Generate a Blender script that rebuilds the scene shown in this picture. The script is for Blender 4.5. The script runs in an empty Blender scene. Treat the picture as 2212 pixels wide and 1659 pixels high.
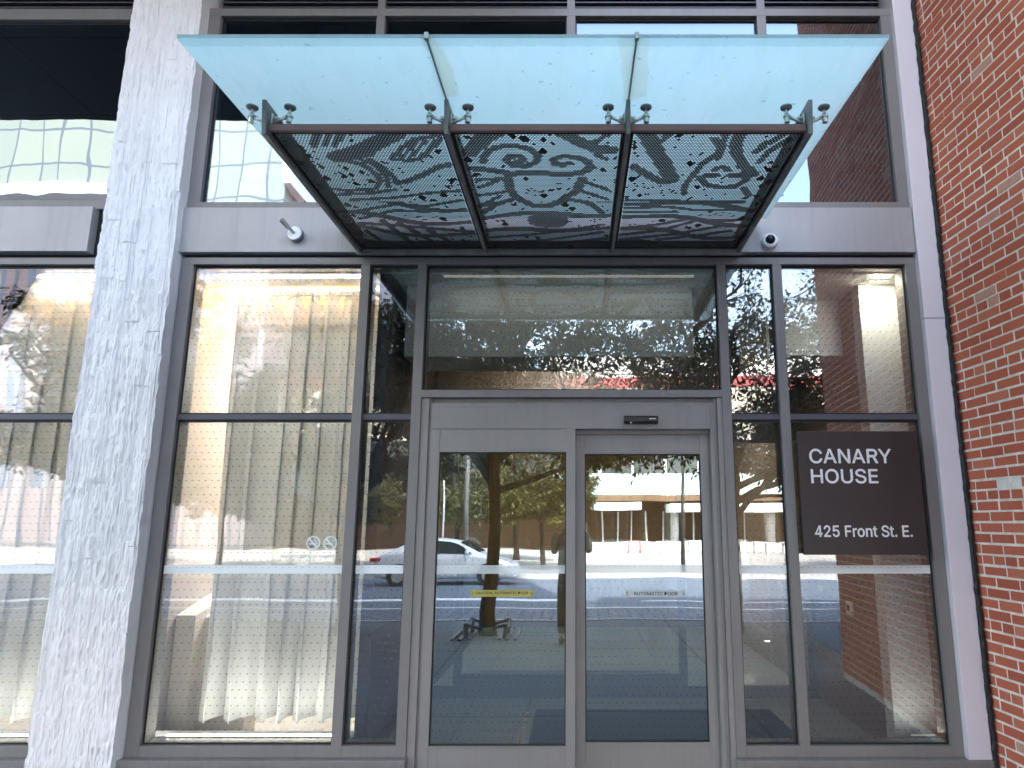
import bpy, bmesh, math, random
import numpy as np
from mathutils import Vector, Matrix, Euler
R = math.radians
S = bpy.context.scene
COL = S.collection

# ------------------------------------------------------------------ camera
cd = bpy.data.cameras.new('camera'); cam = bpy.data.objects.new('camera', cd); COL.objects.link(cam)
cd.sensor_width = 36.0; cd.lens = 1500/2212*36; cd.shift_x = -137/2212
cd.clip_start = 0.05; cd.clip_end = 600
cam.location = (0, -4.7, 1.6); cam.rotation_euler = (R(90+11.25), 0, 0)
S.camera = cam

# ------------------------------------------------------------------ sky, sun, exposure
SUN_EL, SUN_AZ = 47, 12          # sun stands behind the building, a little to the right
w = bpy.data.worlds.new('World'); S.world = w; w.use_nodes = True
nt = w.node_tree; bg = nt.nodes['Background']
sky = nt.nodes.new('ShaderNodeTexSky'); sky.sky_type = 'NISHITA'; sky.sun_disc = False
sky.sun_elevation = R(SUN_EL); sky.sun_rotation = R(SUN_AZ); sky.air_density = 1.0; sky.dust_density = 2.2; sky.ozone_density = 0.6
hs = nt.nodes.new('ShaderNodeHueSaturation'); hs.inputs['Saturation'].default_value = .74      # thin summer haze pales the blue
nt.links.new(sky.outputs[0], hs.inputs['Color']); nt.links.new(hs.outputs[0], bg.inputs[0]); bg.inputs[1].default_value = 0.15
sl = bpy.data.lights.new('sun', 'SUN'); so = bpy.data.objects.new('sun', sl); COL.objects.link(so)
sl.energy = 2.0; sl.angle = R(0.5); sl.color = (1, .95, .87)
sd = Vector((math.sin(R(SUN_AZ))*math.cos(R(SUN_EL)), math.cos(R(SUN_AZ))*math.cos(R(SUN_EL)), math.sin(R(SUN_EL))))
so.rotation_euler = sd.to_track_quat('Z', 'Y').to_euler(); so.location = (0, 30, 40)
S.view_settings.view_transform = 'Standard'; S.view_settings.look = 'None'
S.view_settings.gamma = 1; S.view_settings.exposure = 3.48
S.render.engine = 'CYCLES'
cy = S.cycles
cy.use_denoising = True; cy.max_bounces = 9; cy.transparent_max_bounces = 24; cy.diffuse_bounces = 3; cy.glossy_bounces = 5
cy.transmission_bounces = 6; cy.caustics_reflective = False; cy.caustics_refractive = False; cy.sample_clamp_indirect = 8

# ------------------------------------------------------------------ helpers
class MB:
    def __init__(s): s.v = []; s.f = []; s.c = []
    def add(s, vs, fs):
        n = len(s.v); s.v += [tuple(p) for p in vs]; s.f += [tuple(i+n for i in f) for f in fs]; return s
    def box(s, x0, x1, y0, y1, z0, z1):
        return s.add([(x0,y0,z0),(x1,y0,z0),(x1,y1,z0),(x0,y1,z0),(x0,y0,z1),(x1,y0,z1),(x1,y1,z1),(x0,y1,z1)],
                     [(0,3,2,1),(4,5,6,7),(0,1,5,4),(1,2,6,5),(2,3,7,6),(3,0,4,7)])
    def tube(s, pts, rad, n=10, caps=True):
        pts = [Vector(p) for p in pts]
        if not hasattr(rad, '__len__'): rad = [rad]*len(pts)
        vs = []; fs = []; prev = None
        for i, p in enumerate(pts):
            t = (pts[min(i+1, len(pts)-1)] - pts[max(i-1, 0)]).normalized()
            a = Vector((0,0,1)) if abs(t.z) < .95 else Vector((1,0,0))
            u = t.cross(a).normalized() if prev is None else (prev - t*prev.dot(t)).normalized()
            prev = u; b = t.cross(u)
            for k in range(n):
                q = 2*math.pi*k/n; vs.append(p + (u*math.cos(q) + b*math.sin(q))*rad[i])
        for i in range(len(pts)-1):
            for k in range(n):
                k2 = (k+1) % n; fs.append((i*n+k, i*n+k2, (i+1)*n+k2, (i+1)*n+k))
        if caps: fs.append(tuple(range(n))[::-1]); fs.append(tuple((len(pts)-1)*n+k for k in range(n)))
        return s.add(vs, fs)
    def prism(s, poly, x0, x1, axis='x'):
        m = {'x': lambda a,b,t:(t,a,b), 'y': lambda a,b,t:(a,t,b), 'z': lambda a,b,t:(a,b,t)}[axis]
        n = len(poly); vs = [m(a,b,x0) for a,b in poly]+[m(a,b,x1) for a,b in poly]
        fs = [tuple(range(n))[::-1], tuple(range(n, 2*n))]+[(i,(i+1)%n,(i+1)%n+n,i+n) for i in range(n)]
        return s.add(vs, fs)
    def build(s, name, mat, parent=None, bevel=0, smooth=False, local=False, fixn=False):
        me = bpy.data.meshes.new(name); me.from_pydata(s.v, [], s.f); me.update()
        if fixn:
            b = bmesh.new(); b.from_mesh(me); bmesh.ops.recalc_face_normals(b, faces=b.faces); b.to_mesh(me); b.free()
        return link(name, me, mat, parent, bevel, smooth, local)
def link(name, me, mat, parent=None, bevel=0, smooth=False, local=False):
    if mat: me.materials.append(mat)
    if smooth: me.polygons.foreach_set('use_smooth', [True]*len(me.polygons))
    o = bpy.data.objects.new(name, me); COL.objects.link(o)
    if parent:
        o.parent = parent
        if not local:
            p = parent; off = Vector((0,0,0))
            while p: off += p.location; p = p.parent
            o.location = -off
    if bevel:
        m = o.modifiers.new('bevel', 'BEVEL'); m.width = bevel; m.segments = 2; m.limit_method = 'ANGLE'; m.angle_limit = R(40)
    return o
def bx(name, x0,x1,y0,y1,z0,z1, mat, parent=None, bevel=0.002):
    return MB().box(x0,x1,y0,y1,z0,z1).build(name, mat, parent, bevel)
def tag(o, label=None, cat=None, group=None, kind=None):
    if label: o['label'] = label
    if cat: o['category'] = cat
    if group: o['group'] = group
    if kind: o['kind'] = kind
    return o
def thing(name, label, cat, loc=(0,0,0), group=None, rz=0):
    o = bpy.data.objects.new(name, None); COL.objects.link(o); o.location = loc; o.rotation_euler.z = rz
    return tag(o, label, cat, group)
def copy_tree(o, parent=None):
    c = o.copy(); COL.objects.link(c)
    if parent: c.parent = parent
    for ch in list(o.children): copy_tree(ch, c)
    return c
INTER = None
try:
    import os
    fp = os.path.join(bpy.utils.resource_path('LOCAL'), 'datafiles', 'fonts', 'Inter.woff2')
    if os.path.exists(fp): INTER = bpy.data.fonts.load(fp)
except Exception: INTER = None
def glyph_run(s, size):
    """flat outline mesh of a string: vertices (x, z) and faces"""
    cu = bpy.data.curves.new('run', 'FONT'); cu.body = s; cu.size = size; cu.resolution_u = 5
    if INTER: cu.font = INTER
    t = bpy.data.objects.new('run', cu); COL.objects.link(t)
    me = bpy.data.meshes.new_from_object(t.evaluated_get(bpy.context.evaluated_depsgraph_get()))
    bpy.data.objects.remove(t); bpy.data.curves.remove(cu)
    v = np.array([(q.co.x, q.co.y) for q in me.vertices]).reshape(-1, 2); f = [tuple(q.vertices) for q in me.polygons]
    bpy.data.meshes.remove(me); return v, f
def drawn(ch, x0, x1, z0, z1, t):
    """R and 4 drawn by hand as convex pieces"""
    w, h = x1-x0, z1-z0; P = []
    q = lambda pts: P.append([(x0+a*w, z0+b*h) for a, b in pts])
    tx, tz = t/w, t/h
    if ch == '4':
        q([(.64, 0), (.64+tx, 0), (.64+tx, 1), (.64, 1)]); q([(0, .20), (1, .20), (1, .20+tz), (0, .20+tz)])
        q([(0, .20), (tx*1.15, .20+tz*.6), (.64+tx*.3, 1), (.64-tx*.25, 1)])
    else:
        q([(0, 0), (tx, 0), (tx, 1), (0, 1)])
        zb = .45; q([(tx, 1-tz), (.58, 1-tz), (.58, 1), (tx, 1)]); q([(tx, zb-tz*.2), (.58, zb-tz*.2), (.58, zb+tz*.8), (tx, zb+tz*.8)])
        zc = (1+zb-tz*.2)/2; ro = (1-(zb-tz*.2))/2; rx = .39; n = 12
        for k in range(n):
            a, b = -math.pi/2+math.pi*k/n, -math.pi/2+math.pi*(k+1)/n
            q([(.58+rx*math.cos(a), zc+ro*math.sin(a)), (.58+rx*math.cos(b), zc+ro*math.sin(b)), (.58+(rx-tx)*math.cos(b), zc+(ro-tz)*math.sin(b)), (.58+(rx-tx)*math.cos(a), zc+(ro-tz)*math.sin(a))])
        q([(1-tx*1.1, 0), (1.02, 0), (.60+tx*.5, zb+tz*.3), (.60-tx*.6, zb+tz*.3)])
    return P
def text(name, s, size, w, x, y, z, mat, parent, depth=.002, bold=0.0, align='LEFT', h=None):
    """writing standing in the XZ plane, its lower left corner at x,z, w metres wide; stroke thickened by bold metres"""
    pieces = []                                       # polygons in string space
    for i, ch in enumerate(s):
        if ch == ' ': continue
        right = glyph_run(s[:i+1], 1.0)[0][:, 0].max(); v, f = glyph_run(ch, 1.0)
        v = v+np.array([right-v[:, 0].max(), 0])
        if ch in 'R4': pieces += drawn(ch, v[:, 0].min(), v[:, 0].max(), v[:, 1].min(), v[:, 1].max(), .066)
        else: pieces += [[tuple(v[k]) for k in q] for q in f]
    A = np.array([p for q in pieces for p in q]); lo = A.min(0); hi = A.max(0)
    sx = w/(hi[0]-lo[0]); sz = (h/(hi[1]-lo[1])) if h else sx
    m = MB(); sh = [(0, 0)] if bold <= 0 else [(0, 0), (bold, 0), (-bold, 0), (0, bold), (0, -bold)]
    for c, (ox, oz) in enumerate(sh):
        for q in pieces:
            k = len(m.v); m.v += [(x+(a-lo[0])*sx+ox, y-depth-.00012*c, z+(b-lo[1])*sz+oz) for a, b in q]; m.f.append(tuple(range(k, k+len(q))))
    return m.build(name, mat, parent, fixn=False)

# ------------------------------------------------------------------ materials
class NT:
    def __init__(s, name):
        s.m = bpy.data.materials.new(name); s.m.use_nodes = True; s.t = s.m.node_tree; s.t.nodes.clear()
        s.out = s.n('ShaderNodeOutputMaterial')
    def n(s, typ, **k):
        nd = s.t.nodes.new(typ)
        for a, b in k.items(): setattr(nd, a, b)
        return nd
    def l(s, a, b): s.t.links.new(a, b)
    def obj(s, scale=(1,1,1), loc=(0,0,0)):
        c = s.n('ShaderNodeTexCoord'); m = s.n('ShaderNodeMapping'); m.inputs['Scale'].default_value = scale; m.inputs['Location'].default_value = loc
        s.l(c.outputs['Object'], m.inputs[0]); return m.outputs[0]
    def noise(s, vec, scale, detail=4, rough=.55):
        q = s.n('ShaderNodeTexNoise'); q.inputs['Scale'].default_value = scale; q.inputs['Detail'].default_value = detail; q.inputs['Roughness'].default_value = rough
        s.l(vec, q.inputs['Vector']); return q.outputs['Fac']
    def ramp(s, fac, stops):
        r = s.n('ShaderNodeValToRGB'); e = r.color_ramp.elements
        while len(e) < len(stops): e.new(.5)
        for q, (p, c) in zip(e, stops): q.position = p; q.color = (*c, 1) if len(c) == 3 else c
        s.l(fac, r.inputs[0]); return r.outputs[0]
    def math(s, op, a, b=None, c=None):
        q = s.n('ShaderNodeMath', operation=op)
        for i, v in enumerate((a, b, c)):
            if v is None: continue
            if isinstance(v, (int, float)): q.inputs[i].default_value = v
            else: s.l(v, q.inputs[i])
        return q.outputs[0]
    def mix(s, fac, a, b, blend='MIX'):
        q = s.n('ShaderNodeMix', data_type='RGBA', blend_type=blend)
        for v, sock in ((fac, q.inputs[0]), (a, q.inputs[6]), (b, q.inputs[7])):
            if isinstance(v, (int, float)): sock.default_value = v
            elif isinstance(v, tuple): sock.default_value = (*v, 1)
            else: s.l(v, sock)
        return q.outputs[2]
    def bump(s, h, strength=.3, dist=.01):
        b = s.n('ShaderNodeBump'); b.inputs['Strength'].default_value = strength; b.inputs['Distance'].default_value = dist
        s.l(h, b.inputs['Height']); return b.outputs[0]
    def pbr(s, col, rough=.5, metal=0, bump=None, spec=.5, extra=None):
        p = s.n('ShaderNodeBsdfPrincipled')
        if isinstance(col, tuple): p.inputs['Base Color'].default_value = (*col, 1)
        else: s.l(col, p.inputs['Base Color'])
        if isinstance(rough, (int, float)): p.inputs['Roughness'].default_value = rough
        else: s.l(rough, p.inputs['Roughness'])
        p.inputs['Metallic'].default_value = metal; p.inputs['Specular IOR Level'].default_value = spec
        if bump: s.l(bump, p.inputs['Normal'])
        for k, v in (extra or {}).items(): p.inputs[k].default_value = v
        s.l(p.outputs[0], s.out.inputs[0]); return p

def simple(name, col, rough=.5, metal=0, var=.12, scale=6, bump=0, bscale=200, spec=.5, stretch=(1,1,1), extra=None):
    t = NT(name); v = t.obj(stretch); n = t.noise(v, scale, 5)
    a = tuple(c*(1-var) for c in col); b = tuple(min(1, c*(1+var)) for c in col)
    c = t.ramp(n, [(.3, a), (.7, b)])
    nb = t.bump(t.noise(v, bscale, 3), bump, .002) if bump else None
    rr = t.ramp(n, [(.3, (max(0, rough-.06),)*3), (.7, (min(1, rough+.06),)*3)])
    t.pbr(c, rr, metal, nb, spec, extra); return t.m

def emit(name, col, strength):
    t = NT(name); e = t.n('ShaderNodeEmission'); e.inputs[0].default_value = (*col, 1); e.inputs[1].default_value = strength
    t.l(e.outputs[0], t.out.inputs[0]); return t.m

def glass(name, base, tint, dots=False, band=None, wave=.35, fres=1.0, wscale=1.6, coat=(.97, .99, 1)):
    """coated pane: clear transmission plus a mirror-like coat with a faint roller wave; fritted dots and a frosted stripe when asked"""
    t = NT(name); v = t.obj()
    h1 = t.noise(t.obj((1, 1, .55)), wscale, 1.5, .4)
    bp = t.bump(h1, wave, .01)
    tr = t.n('ShaderNodeBsdfTransparent'); tr.inputs[0].default_value = (*tint, 1)
    gl = t.n('ShaderNodeBsdfGlossy'); gl.inputs['Roughness'].default_value = 0.0; gl.inputs[0].default_value = (*coat, 1)
    t.l(bp, gl.inputs['Normal'])
    fr = t.n('ShaderNodeFresnel'); fr.inputs[0].default_value = 1.5
    fac = t.math('MINIMUM', t.math('ADD', t.math('MULTIPLY', fr.outputs[0], fres), base), 1.0)
    mx = t.n('ShaderNodeMixShader'); t.l(fac, mx.inputs[0]); t.l(tr.outputs[0], mx.inputs[1]); t.l(gl.outputs[0], mx.inputs[2])
    res = mx.outputs[0]
    if band or dots:
        sx = t.n('ShaderNodeSeparateXYZ'); t.l(v, sx.inputs[0])
    if band:
        z0, z1, op = band
        inb = t.math('MULTIPLY', t.math('GREATER_THAN', sx.outputs[2], z0), t.math('LESS_THAN', sx.outputs[2], z1))
        df = t.n('ShaderNodeBsdfPrincipled'); df.inputs['Base Color'].default_value = (.93, .98, .96, 1); df.inputs['Roughness'].default_value = .35
        m2 = t.n('ShaderNodeMixShader'); t.l(t.math('MULTIPLY', inb, op), m2.inputs[0]); t.l(res, m2.inputs[1]); t.l(df.outputs[0], m2.inputs[2]); res = m2.outputs[0]
    if dots:
        px, pz, rd = .044, .0475, .0030
        row = t.math('FLOOR', t.math('DIVIDE', sx.outputs[2], pz))
        odd = t.math('MODULO', t.math('ADD', row, 1000), 2)
        xs = t.math('ADD', sx.outputs[0], t.math('MULTIPLY', odd, px/2))
        fx = t.math('MULTIPLY', t.math('SUBTRACT', t.math('FRACT', t.math('DIVIDE', t.math('ADD', xs, 100*px), px)), .5), px)
        fz = t.math('MULTIPLY', t.math('SUBTRACT', t.math('FRACT', t.math('DIVIDE', sx.outputs[2], pz)), .5), pz)
        d = t.math('SQRT', t.math('ADD', t.math('MULTIPLY', fx, fx), t.math('MULTIPLY', fz, fz)))
        dm = t.math('LESS_THAN', d, rd)
        dd = t.n('ShaderNodeBsdfPrincipled'); dd.inputs['Base Color'].default_value = (.07, .08, .085, 1); dd.inputs['Roughness'].default_value = .4
        m3 = t.n('ShaderNodeMixShader'); t.l(t.math('MULTIPLY', dm, .62), m3.inputs[0]); t.l(res, m3.inputs[1]); t.l(dd.outputs[0], m3.inputs[2]); res = m3.outputs[0]
    t.l(res, t.out.inputs[0]); return t.m

def painted(name, col, rough, drip=.26):
    """powder-coated metal with rain streaks, dust and a little mottling"""
    t = NT(name); n = t.noise(t.obj(), 1.7, 5, .6); s = t.noise(t.obj((26, 26, .7)), 1.0, 6, .7); f = t.noise(t.obj(), 90, 3)
    c = t.ramp(n, [(.25, tuple(q*.90 for q in col)), (.75, tuple(min(1, q*1.07) for q in col))])
    c = t.mix(t.math('MULTIPLY', t.ramp(s, [(.52, (0, 0, 0)), (.72, (1, 1, 1))]), drip), c, tuple(q*.62 for q in col))
    c = t.mix(t.ramp(f, [(.68, (0, 0, 0)), (.78, (.35, .35, .35))]), c, tuple(min(1, q*1.5) for q in col))
    r = t.ramp(s, [(.3, (rough-.08,)*3), (.7, (rough+.16,)*3)])
    t.pbr(c, r, .15, t.bump(f, .06, .002)); return t.m
M = {}
M['frame'] = painted('frame_paint', (.238, .226, .216), .42)
M['door'] = painted('door_paint', (.290, .275, .264), .45)
M['fascia'] = painted('fascia_paint', (.42, .41, .41), .36, .28)
M['frame_dark'] = simple('frame_return', (.10, .10, .115), .5, .1, .08, 4)
M['gasket'] = simple('black_gasket', (.012, .012, .013), .6, 0, .1, 5)
M['strip'] = simple('pale_flashing', (.78, .76, .80), .45, .1, .04, 2, .04, 250)
M['white'] = simple('white_paint', (.88, .90, .89), .6, 0, .03, 2)
M['plastic'] = simple('white_plastic', (.93, .93, .92), .35, 0, .03, 3)
M['black'] = simple('black_plastic', (.016, .016, .018), .35, 0, .1, 5)
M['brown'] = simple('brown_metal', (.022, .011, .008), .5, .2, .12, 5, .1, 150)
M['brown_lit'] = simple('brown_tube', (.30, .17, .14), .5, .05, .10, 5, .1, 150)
M['fin'] = simple('galvanised_fin', (.26, .25, .235), .5, .35, .30, 9, .25, 60)
M['steel'] = simple('stainless_steel', (.70, .70, .64), .32, .7, .08, 9)
M['sign'] = simple('sign_brown', (.045, .032, .031), .42, .1, .10, 3, .03, 300)
M['letter'] = simple('white_letters', (.88, .88, .85), .5, 0, .02, 3)
M['interior'] = simple('interior_beige', (.55, .50, .44), .75, 0, .05, 2)
M['interior_dim'] = simple('greige_wall', (.38, .34, .30), .8, 0, .05, 2)
M['ceiling'] = simple('interior_ceiling', (.80, .80, .74), .8, 0, .03, 2)
M['brownwall'] = simple('interior_brown_wall', (.34, .245, .185), .6, 0, .10, 2)
M['woodwall'] = simple('interior_wood', (.26, .13, .045), .5, 0, .30, 3, stretch=(6, 6, .6))
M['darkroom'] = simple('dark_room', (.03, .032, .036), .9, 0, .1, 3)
M['mat'] = simple('entrance_mat', (.045, .05, .055), .95, 0, .2, 40, .4, 300)
M['blue'] = simple('blue_board', (.03, .08, .25), .5, 0, .06, 3)
M['glass'] = glass('storefront_glass', .095, (.955, .975, .96), True, (1.267, 1.32, .97), .30)
M['glass_upper'] = glass('upper_glass', .24, (.50, .56, .60), False, None, .20, wscale=2.4, coat=(.68, .80, .90))
M['glass_door'] = glass('door_glass', .19, (.76, .85, .85), True, (1.267, 1.32, .55), .22)
M['glass_plain'] = glass('inner_glass', .04, (.85, .90, .90), False, None, .1)
M['brass'] = simple('brass_strip', (.75, .48, .22), .25, .9, .05, 9)
# --- concrete pier, brick, canopy, curtain and ground materials
def concrete_mat():
    t = NT('board_formed_concrete'); v = t.obj((1, 1, .12)); n = t.noise(v, 28, 8, .65); n2 = t.noise(t.obj(), 3, 4)
    c = t.ramp(n, [(.28, (.82, .80, .77)), (.45, (.92, .905, .88)), (.8, (.96, .95, .93))])
    pit = t.noise(t.obj((1, 1, .45)), 70, 3, .5)
    c = t.mix(t.ramp(pit, [(.24, (1, 1, 1)), (.30, (0, 0, 0))]), c, (.42, .41, .42))
    c = t.mix(t.ramp(n2, [(.35, (0, 0, 0)), (.75, (.35, .35, .35))]), c, (.74, .72, .70))
    st = t.noise(t.obj((14, 14, .5)), 1.0, 6, .7); c = t.mix(t.ramp(st, [(.56, (0, 0, 0)), (.74, (.45, .45, .45))]), c, (.66, .63, .60))
    t.pbr(c, .85, 0, t.bump(n, .5, .006)); return t.m
M['concrete'] = concrete_mat()
def brick_mat():
    t = NT('red_brick'); a = t.n('ShaderNodeAttribute', attribute_name='shade')
    v = t.obj(); n = t.noise(v, 60, 6, .7); n2 = t.noise(v, 9, 4)
    base = t.ramp(a.outputs['Fac'], [(0, (.42, .095, .055)), (.3, (.54, .130, .068)), (.7, (.62, .165, .085)), (.93, (.66, .235, .13)), (1, (.64, .38, .28))])
    c = t.mix(t.ramp(n, [(.35, (0, 0, 0)), (.75, (.55, .55, .55))]), base, (.42, .12, .07))
    c = t.mix(t.ramp(n2, [(.62, (0, 0, 0)), (.80, (.35, .35, .35))]), c, (.48, .34, .28))
    t.pbr(c, .85, 0, t.bump(n, .6, .004)); return t.m
M['brick'] = brick_mat()
M['mortar'] = simple('lime_mortar', (.88, .80, .70), .95, 0, .2, 14, .5, 120)
def canopy_glass():
    t = NT('frosted_canopy_glass'); v = t.obj(); n = t.noise(v, 2.5, 4); sx = t.n('ShaderNodeSeparateXYZ'); t.l(v, sx.inputs[0])
    col = t.ramp(n, [(.3, (.82, .97, .96)), (.7, (.87, .99, .98))])
    # silicone smears beside the two joints
    st = None
    for x0, wd in ((-.635, .09), (.263, .10)):
        q = t.math('ABSOLUTE', t.math('SUBTRACT', t.math('ADD', sx.outputs[0], t.math('MULTIPLY', t.noise(t.obj((1, .5, 1), (x0*9, 0, 0)), 5, 2), .16)), x0+.085))
        q = t.math('LESS_THAN', q, wd*.42)
        st = q if st is None else t.math('MAXIMUM', st, q)
    yy = t.math('LESS_THAN', t.math('ADD', sx.outputs[1], t.math('MULTIPLY', n, .6)), -1.35)
    st = t.math('MULTIPLY', t.math('MULTIPLY', st, yy), .45)
    col = t.mix(st, col, (.78, .80, .62))
    dust = t.noise(t.obj((5, 1.2, 5)), 3, 7, .7)
    col = t.mix(t.ramp(dust, [(.48, (0, 0, 0)), (.75, (.30, .30, .30))]), col, (.62, .74, .70))
    ed = t.math('MULTIPLY', t.math('LESS_THAN', sx.outputs[1], t.math('ADD', -2.042, t.math('MULTIPLY', t.noise(t.obj((9, 1, 1)), 3, 5, .7), .045))), .35)
    col = t.mix(ed, col, (.42, .62, .62))
    spk = t.ramp(t.noise(v, 22, 2, .4), [(.70, (0, 0, 0)), (.76, (.5, .5, .5))])
    col = t.mix(spk, col, (.25, .42, .48))
    tl = t.n('ShaderNodeBsdfTranslucent'); t.l(col, tl.inputs[0])
    tp = t.n('ShaderNodeBsdfTransparent'); tp.inputs[0].default_value = (.70, .95, .97, 1)
    gl = t.n('ShaderNodeBsdfGlossy'); gl.inputs['Roughness'].default_value = .12
    df = t.n('ShaderNodeBsdfDiffuse'); df.inputs[0].default_value = (.70, .88, .88, 1)
    m0 = t.n('ShaderNodeMixShader'); m0.inputs[0].default_value = .04; t.l(tl.outputs[0], m0.inputs[1]); t.l(df.outputs[0], m0.inputs[2])
    m1 = t.n('ShaderNodeMixShader'); m1.inputs[0].default_value = .22; t.l(m0.outputs[0], m1.inputs[1]); t.l(tp.outputs[0], m1.inputs[2])
    fr = t.n('ShaderNodeFresnel'); fr.inputs[0].default_value = 1.45
    m2 = t.n('ShaderNodeMixShader'); t.l(t.math('MULTIPLY', fr.outputs[0], .35), m2.inputs[0]); t.l(m1.outputs[0], m2.inputs[1]); t.l(gl.outputs[0], m2.inputs[2])
    t.l(m2.outputs[0], t.out.inputs[0]); return t.m
M['canopy_glass'] = canopy_glass()
M['silicone'] = simple('silicone_joint', (.30, .38, .34), .6, 0, .15, 20)
def curtain_mat():
    t = NT('linen_curtain'); n = t.noise(t.obj((1, 1, .5)), 180, 3); n2 = t.noise(t.obj(), 2, 3)
    c = t.ramp(n2, [(.3, (.80, .80, .785)), (.7, (.86, .86, .845))])
    df = t.n('ShaderNodeBsdfDiffuse'); t.l(c, df.inputs[0]); t.l(t.bump(n, .25, .002), df.inputs['Normal'])
    tl = t.n('ShaderNodeBsdfTranslucent'); t.l(c, tl.inputs[0])
    m = t.n('ShaderNodeMixShader'); m.inputs[0].default_value = .30; t.l(df.outputs[0], m.inputs[1]); t.l(tl.outputs[0], m.inputs[2])
    t.l(m.outputs[0], t.out.inputs[0]); return t.m
M['curtain'] = curtain_mat()
def tile_mat(name, a, b, w, h, mort, rough, msize=.006, offset=0, scale=1, bump=.3, mcol=(.1,.1,.1), spec=.5, rot=0):
    t = NT(name); c = t.n('ShaderNodeTexCoord'); mp = t.n('ShaderNodeMapping'); mp.inputs['Rotation'].default_value = (0, 0, rot); t.l(c.outputs['Object'], mp.inputs[0])
    br = t.n('ShaderNodeTexBrick'); br.offset = offset; br.inputs['Scale'].default_value = 1; br.inputs['Brick Width'].default_value = w; br.inputs['Row Height'].default_value = h
    br.inputs['Mortar Size'].default_value = msize; br.inputs['Mortar Smooth'].default_value = .1; br.inputs['Color1'].default_value = (*a, 1); br.inputs['Color2'].default_value = (*b, 1); br.inputs['Mortar'].default_value = (*mcol, 1)
    t.l(mp.outputs[0], br.inputs[0]); n = t.noise(mp.outputs[0], 14, 6, .65)
    col = t.mix(t.ramp(n, [(.3, (0, 0, 0)), (.75, (.35, .35, .35))]), br.outputs[0], tuple(q*.6 for q in a))
    t.pbr(col, rough, 0, t.bump(br.outputs[1], -bump, .004), spec); return t.m
M['floor'] = tile_mat('lobby_floor_tile', (.38, .38, .36), (.42, .41, .38), .9, .9, 0, .16, .004, mcol=(.2,.19,.17))
M['sidewalk'] = tile_mat('concrete_sidewalk', (.15, .185, .22), (.18, .215, .25), 1.5, 1.5, 0, .85, .02, mcol=(.06,.06,.06))
M['plaza'] = tile_mat('plaza_paving', (.34, .33, .31), (.38, .37, .34), 2, 2, 0, .85, .03, mcol=(.25,.24,.22))
M['pavers'] = tile_mat('unit_pavers', (.12, .15, .20), (.19, .22, .27), .44, .22, 0, .8, .03, .5, mcol=(.02,.025,.035))
M['asphalt'] = simple('asphalt', (.105, .13, .17), .85, 0, .2, 30, .4, 200)
M['kerb'] = simple('granite_kerb', (.42, .42, .42), .8, 0, .15, 20)
M['roadpaint'] = simple('road_paint', (.75, .75, .74), .7, 0, .15, 9)
M['soil'] = simple('dark_soil', (.05, .04, .035), .95, 0, .3, 20)
M['soffit'] = tile_mat('soffit_panels', (.075,.088,.090), (.085,.098,.100), 1.9, 1.35, 0, .5, .012, .0, mcol=(.022,.025,.027))
M['mass'] = simple('grey_cladding', (.30, .30, .32), .7, 0, .08, .5)
M['bark'] = simple('bark', (.030, .022, .017), .95, 0, .35, 14, .8, 60, stretch=(1,1,.25))
def leaf_mat(name, a, b, tl=.35):
    t = NT(name); at = t.n('ShaderNodeAttribute', attribute_name='shade'); c = t.ramp(at.outputs['Fac'], [(0, a), (1, b)])
    df = t.n('ShaderNodeBsdfPrincipled'); df.inputs['Roughness'].default_value = .5; t.l(c, df.inputs['Base Color'])
    tr = t.n('ShaderNodeBsdfTranslucent'); t.l(c, tr.inputs[0])
    m = t.n('ShaderNodeMixShader'); m.inputs[0].default_value = tl; t.l(df.outputs[0], m.inputs[1]); t.l(tr.outputs[0], m.inputs[2])
    t.l(m.outputs[0], t.out.inputs[0]); return t.m
M['leaf'] = leaf_mat('green_leaves', (.018, .032, .010), (.05, .07, .018), .25)
M['leaf2'] = leaf_mat('yellowing_leaves', (.05, .065, .015), (.14, .12, .03))

# ================================================================== the setting
def struct(name, mb, mat): return tag(mb.build(name, mat), kind='structure')
struct('ground', MB().box(-300, 300, -320, 60, -1.0, -.60), M['soil'])
struct('sidewalk', MB().box(-60, 60, -7.15, .16, -.58, 0), M['sidewalk'])
struct('kerb', MB().box(-60, 60, -7.32, -7.151, -.57, .012), M['kerb'])
rd = MB(); rd.add([(-60,-7.321,-.16),(60,-7.321,-.16),(60,-10.6,-.22),(-60,-10.6,-.22)], [(0,3,2,1)]); struct('parking_lane', rd, M['pavers'])
rd = MB(); rd.add([(-60,-10.6,-.22),(60,-10.6,-.22),(60,-21.3,-.40),(-60,-21.3,-.40)], [(0,3,2,1)]); struct('road', rd, M['asphalt'])
def roadz(y): return -.22 - (-10.6-y)/10.7*.18
mk = MB()
for (xa, xb, y, wd) in ((-60, 60, -10.75, .14), (-30, .2, -12.5, .55), (1.6, 20, -12.2, .16)):
    mk.add([(xa,y,roadz(y)+.005),(xb,y,roadz(y)+.005),(xb,y-wd,roadz(y-wd)+.005),(xa,y-wd,roadz(y-wd)+.005)], [(0,3,2,1)])
struct('road_marking', mk, M['roadpaint'])
struct('far_kerb', MB().box(-60, 60, -21.5, -21.3, -.60, -.24), M['kerb'])
struct('far_pavement', MB().box(-60, 60, -80, -21.51, -.60, -.255), M['plaza'])

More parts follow.
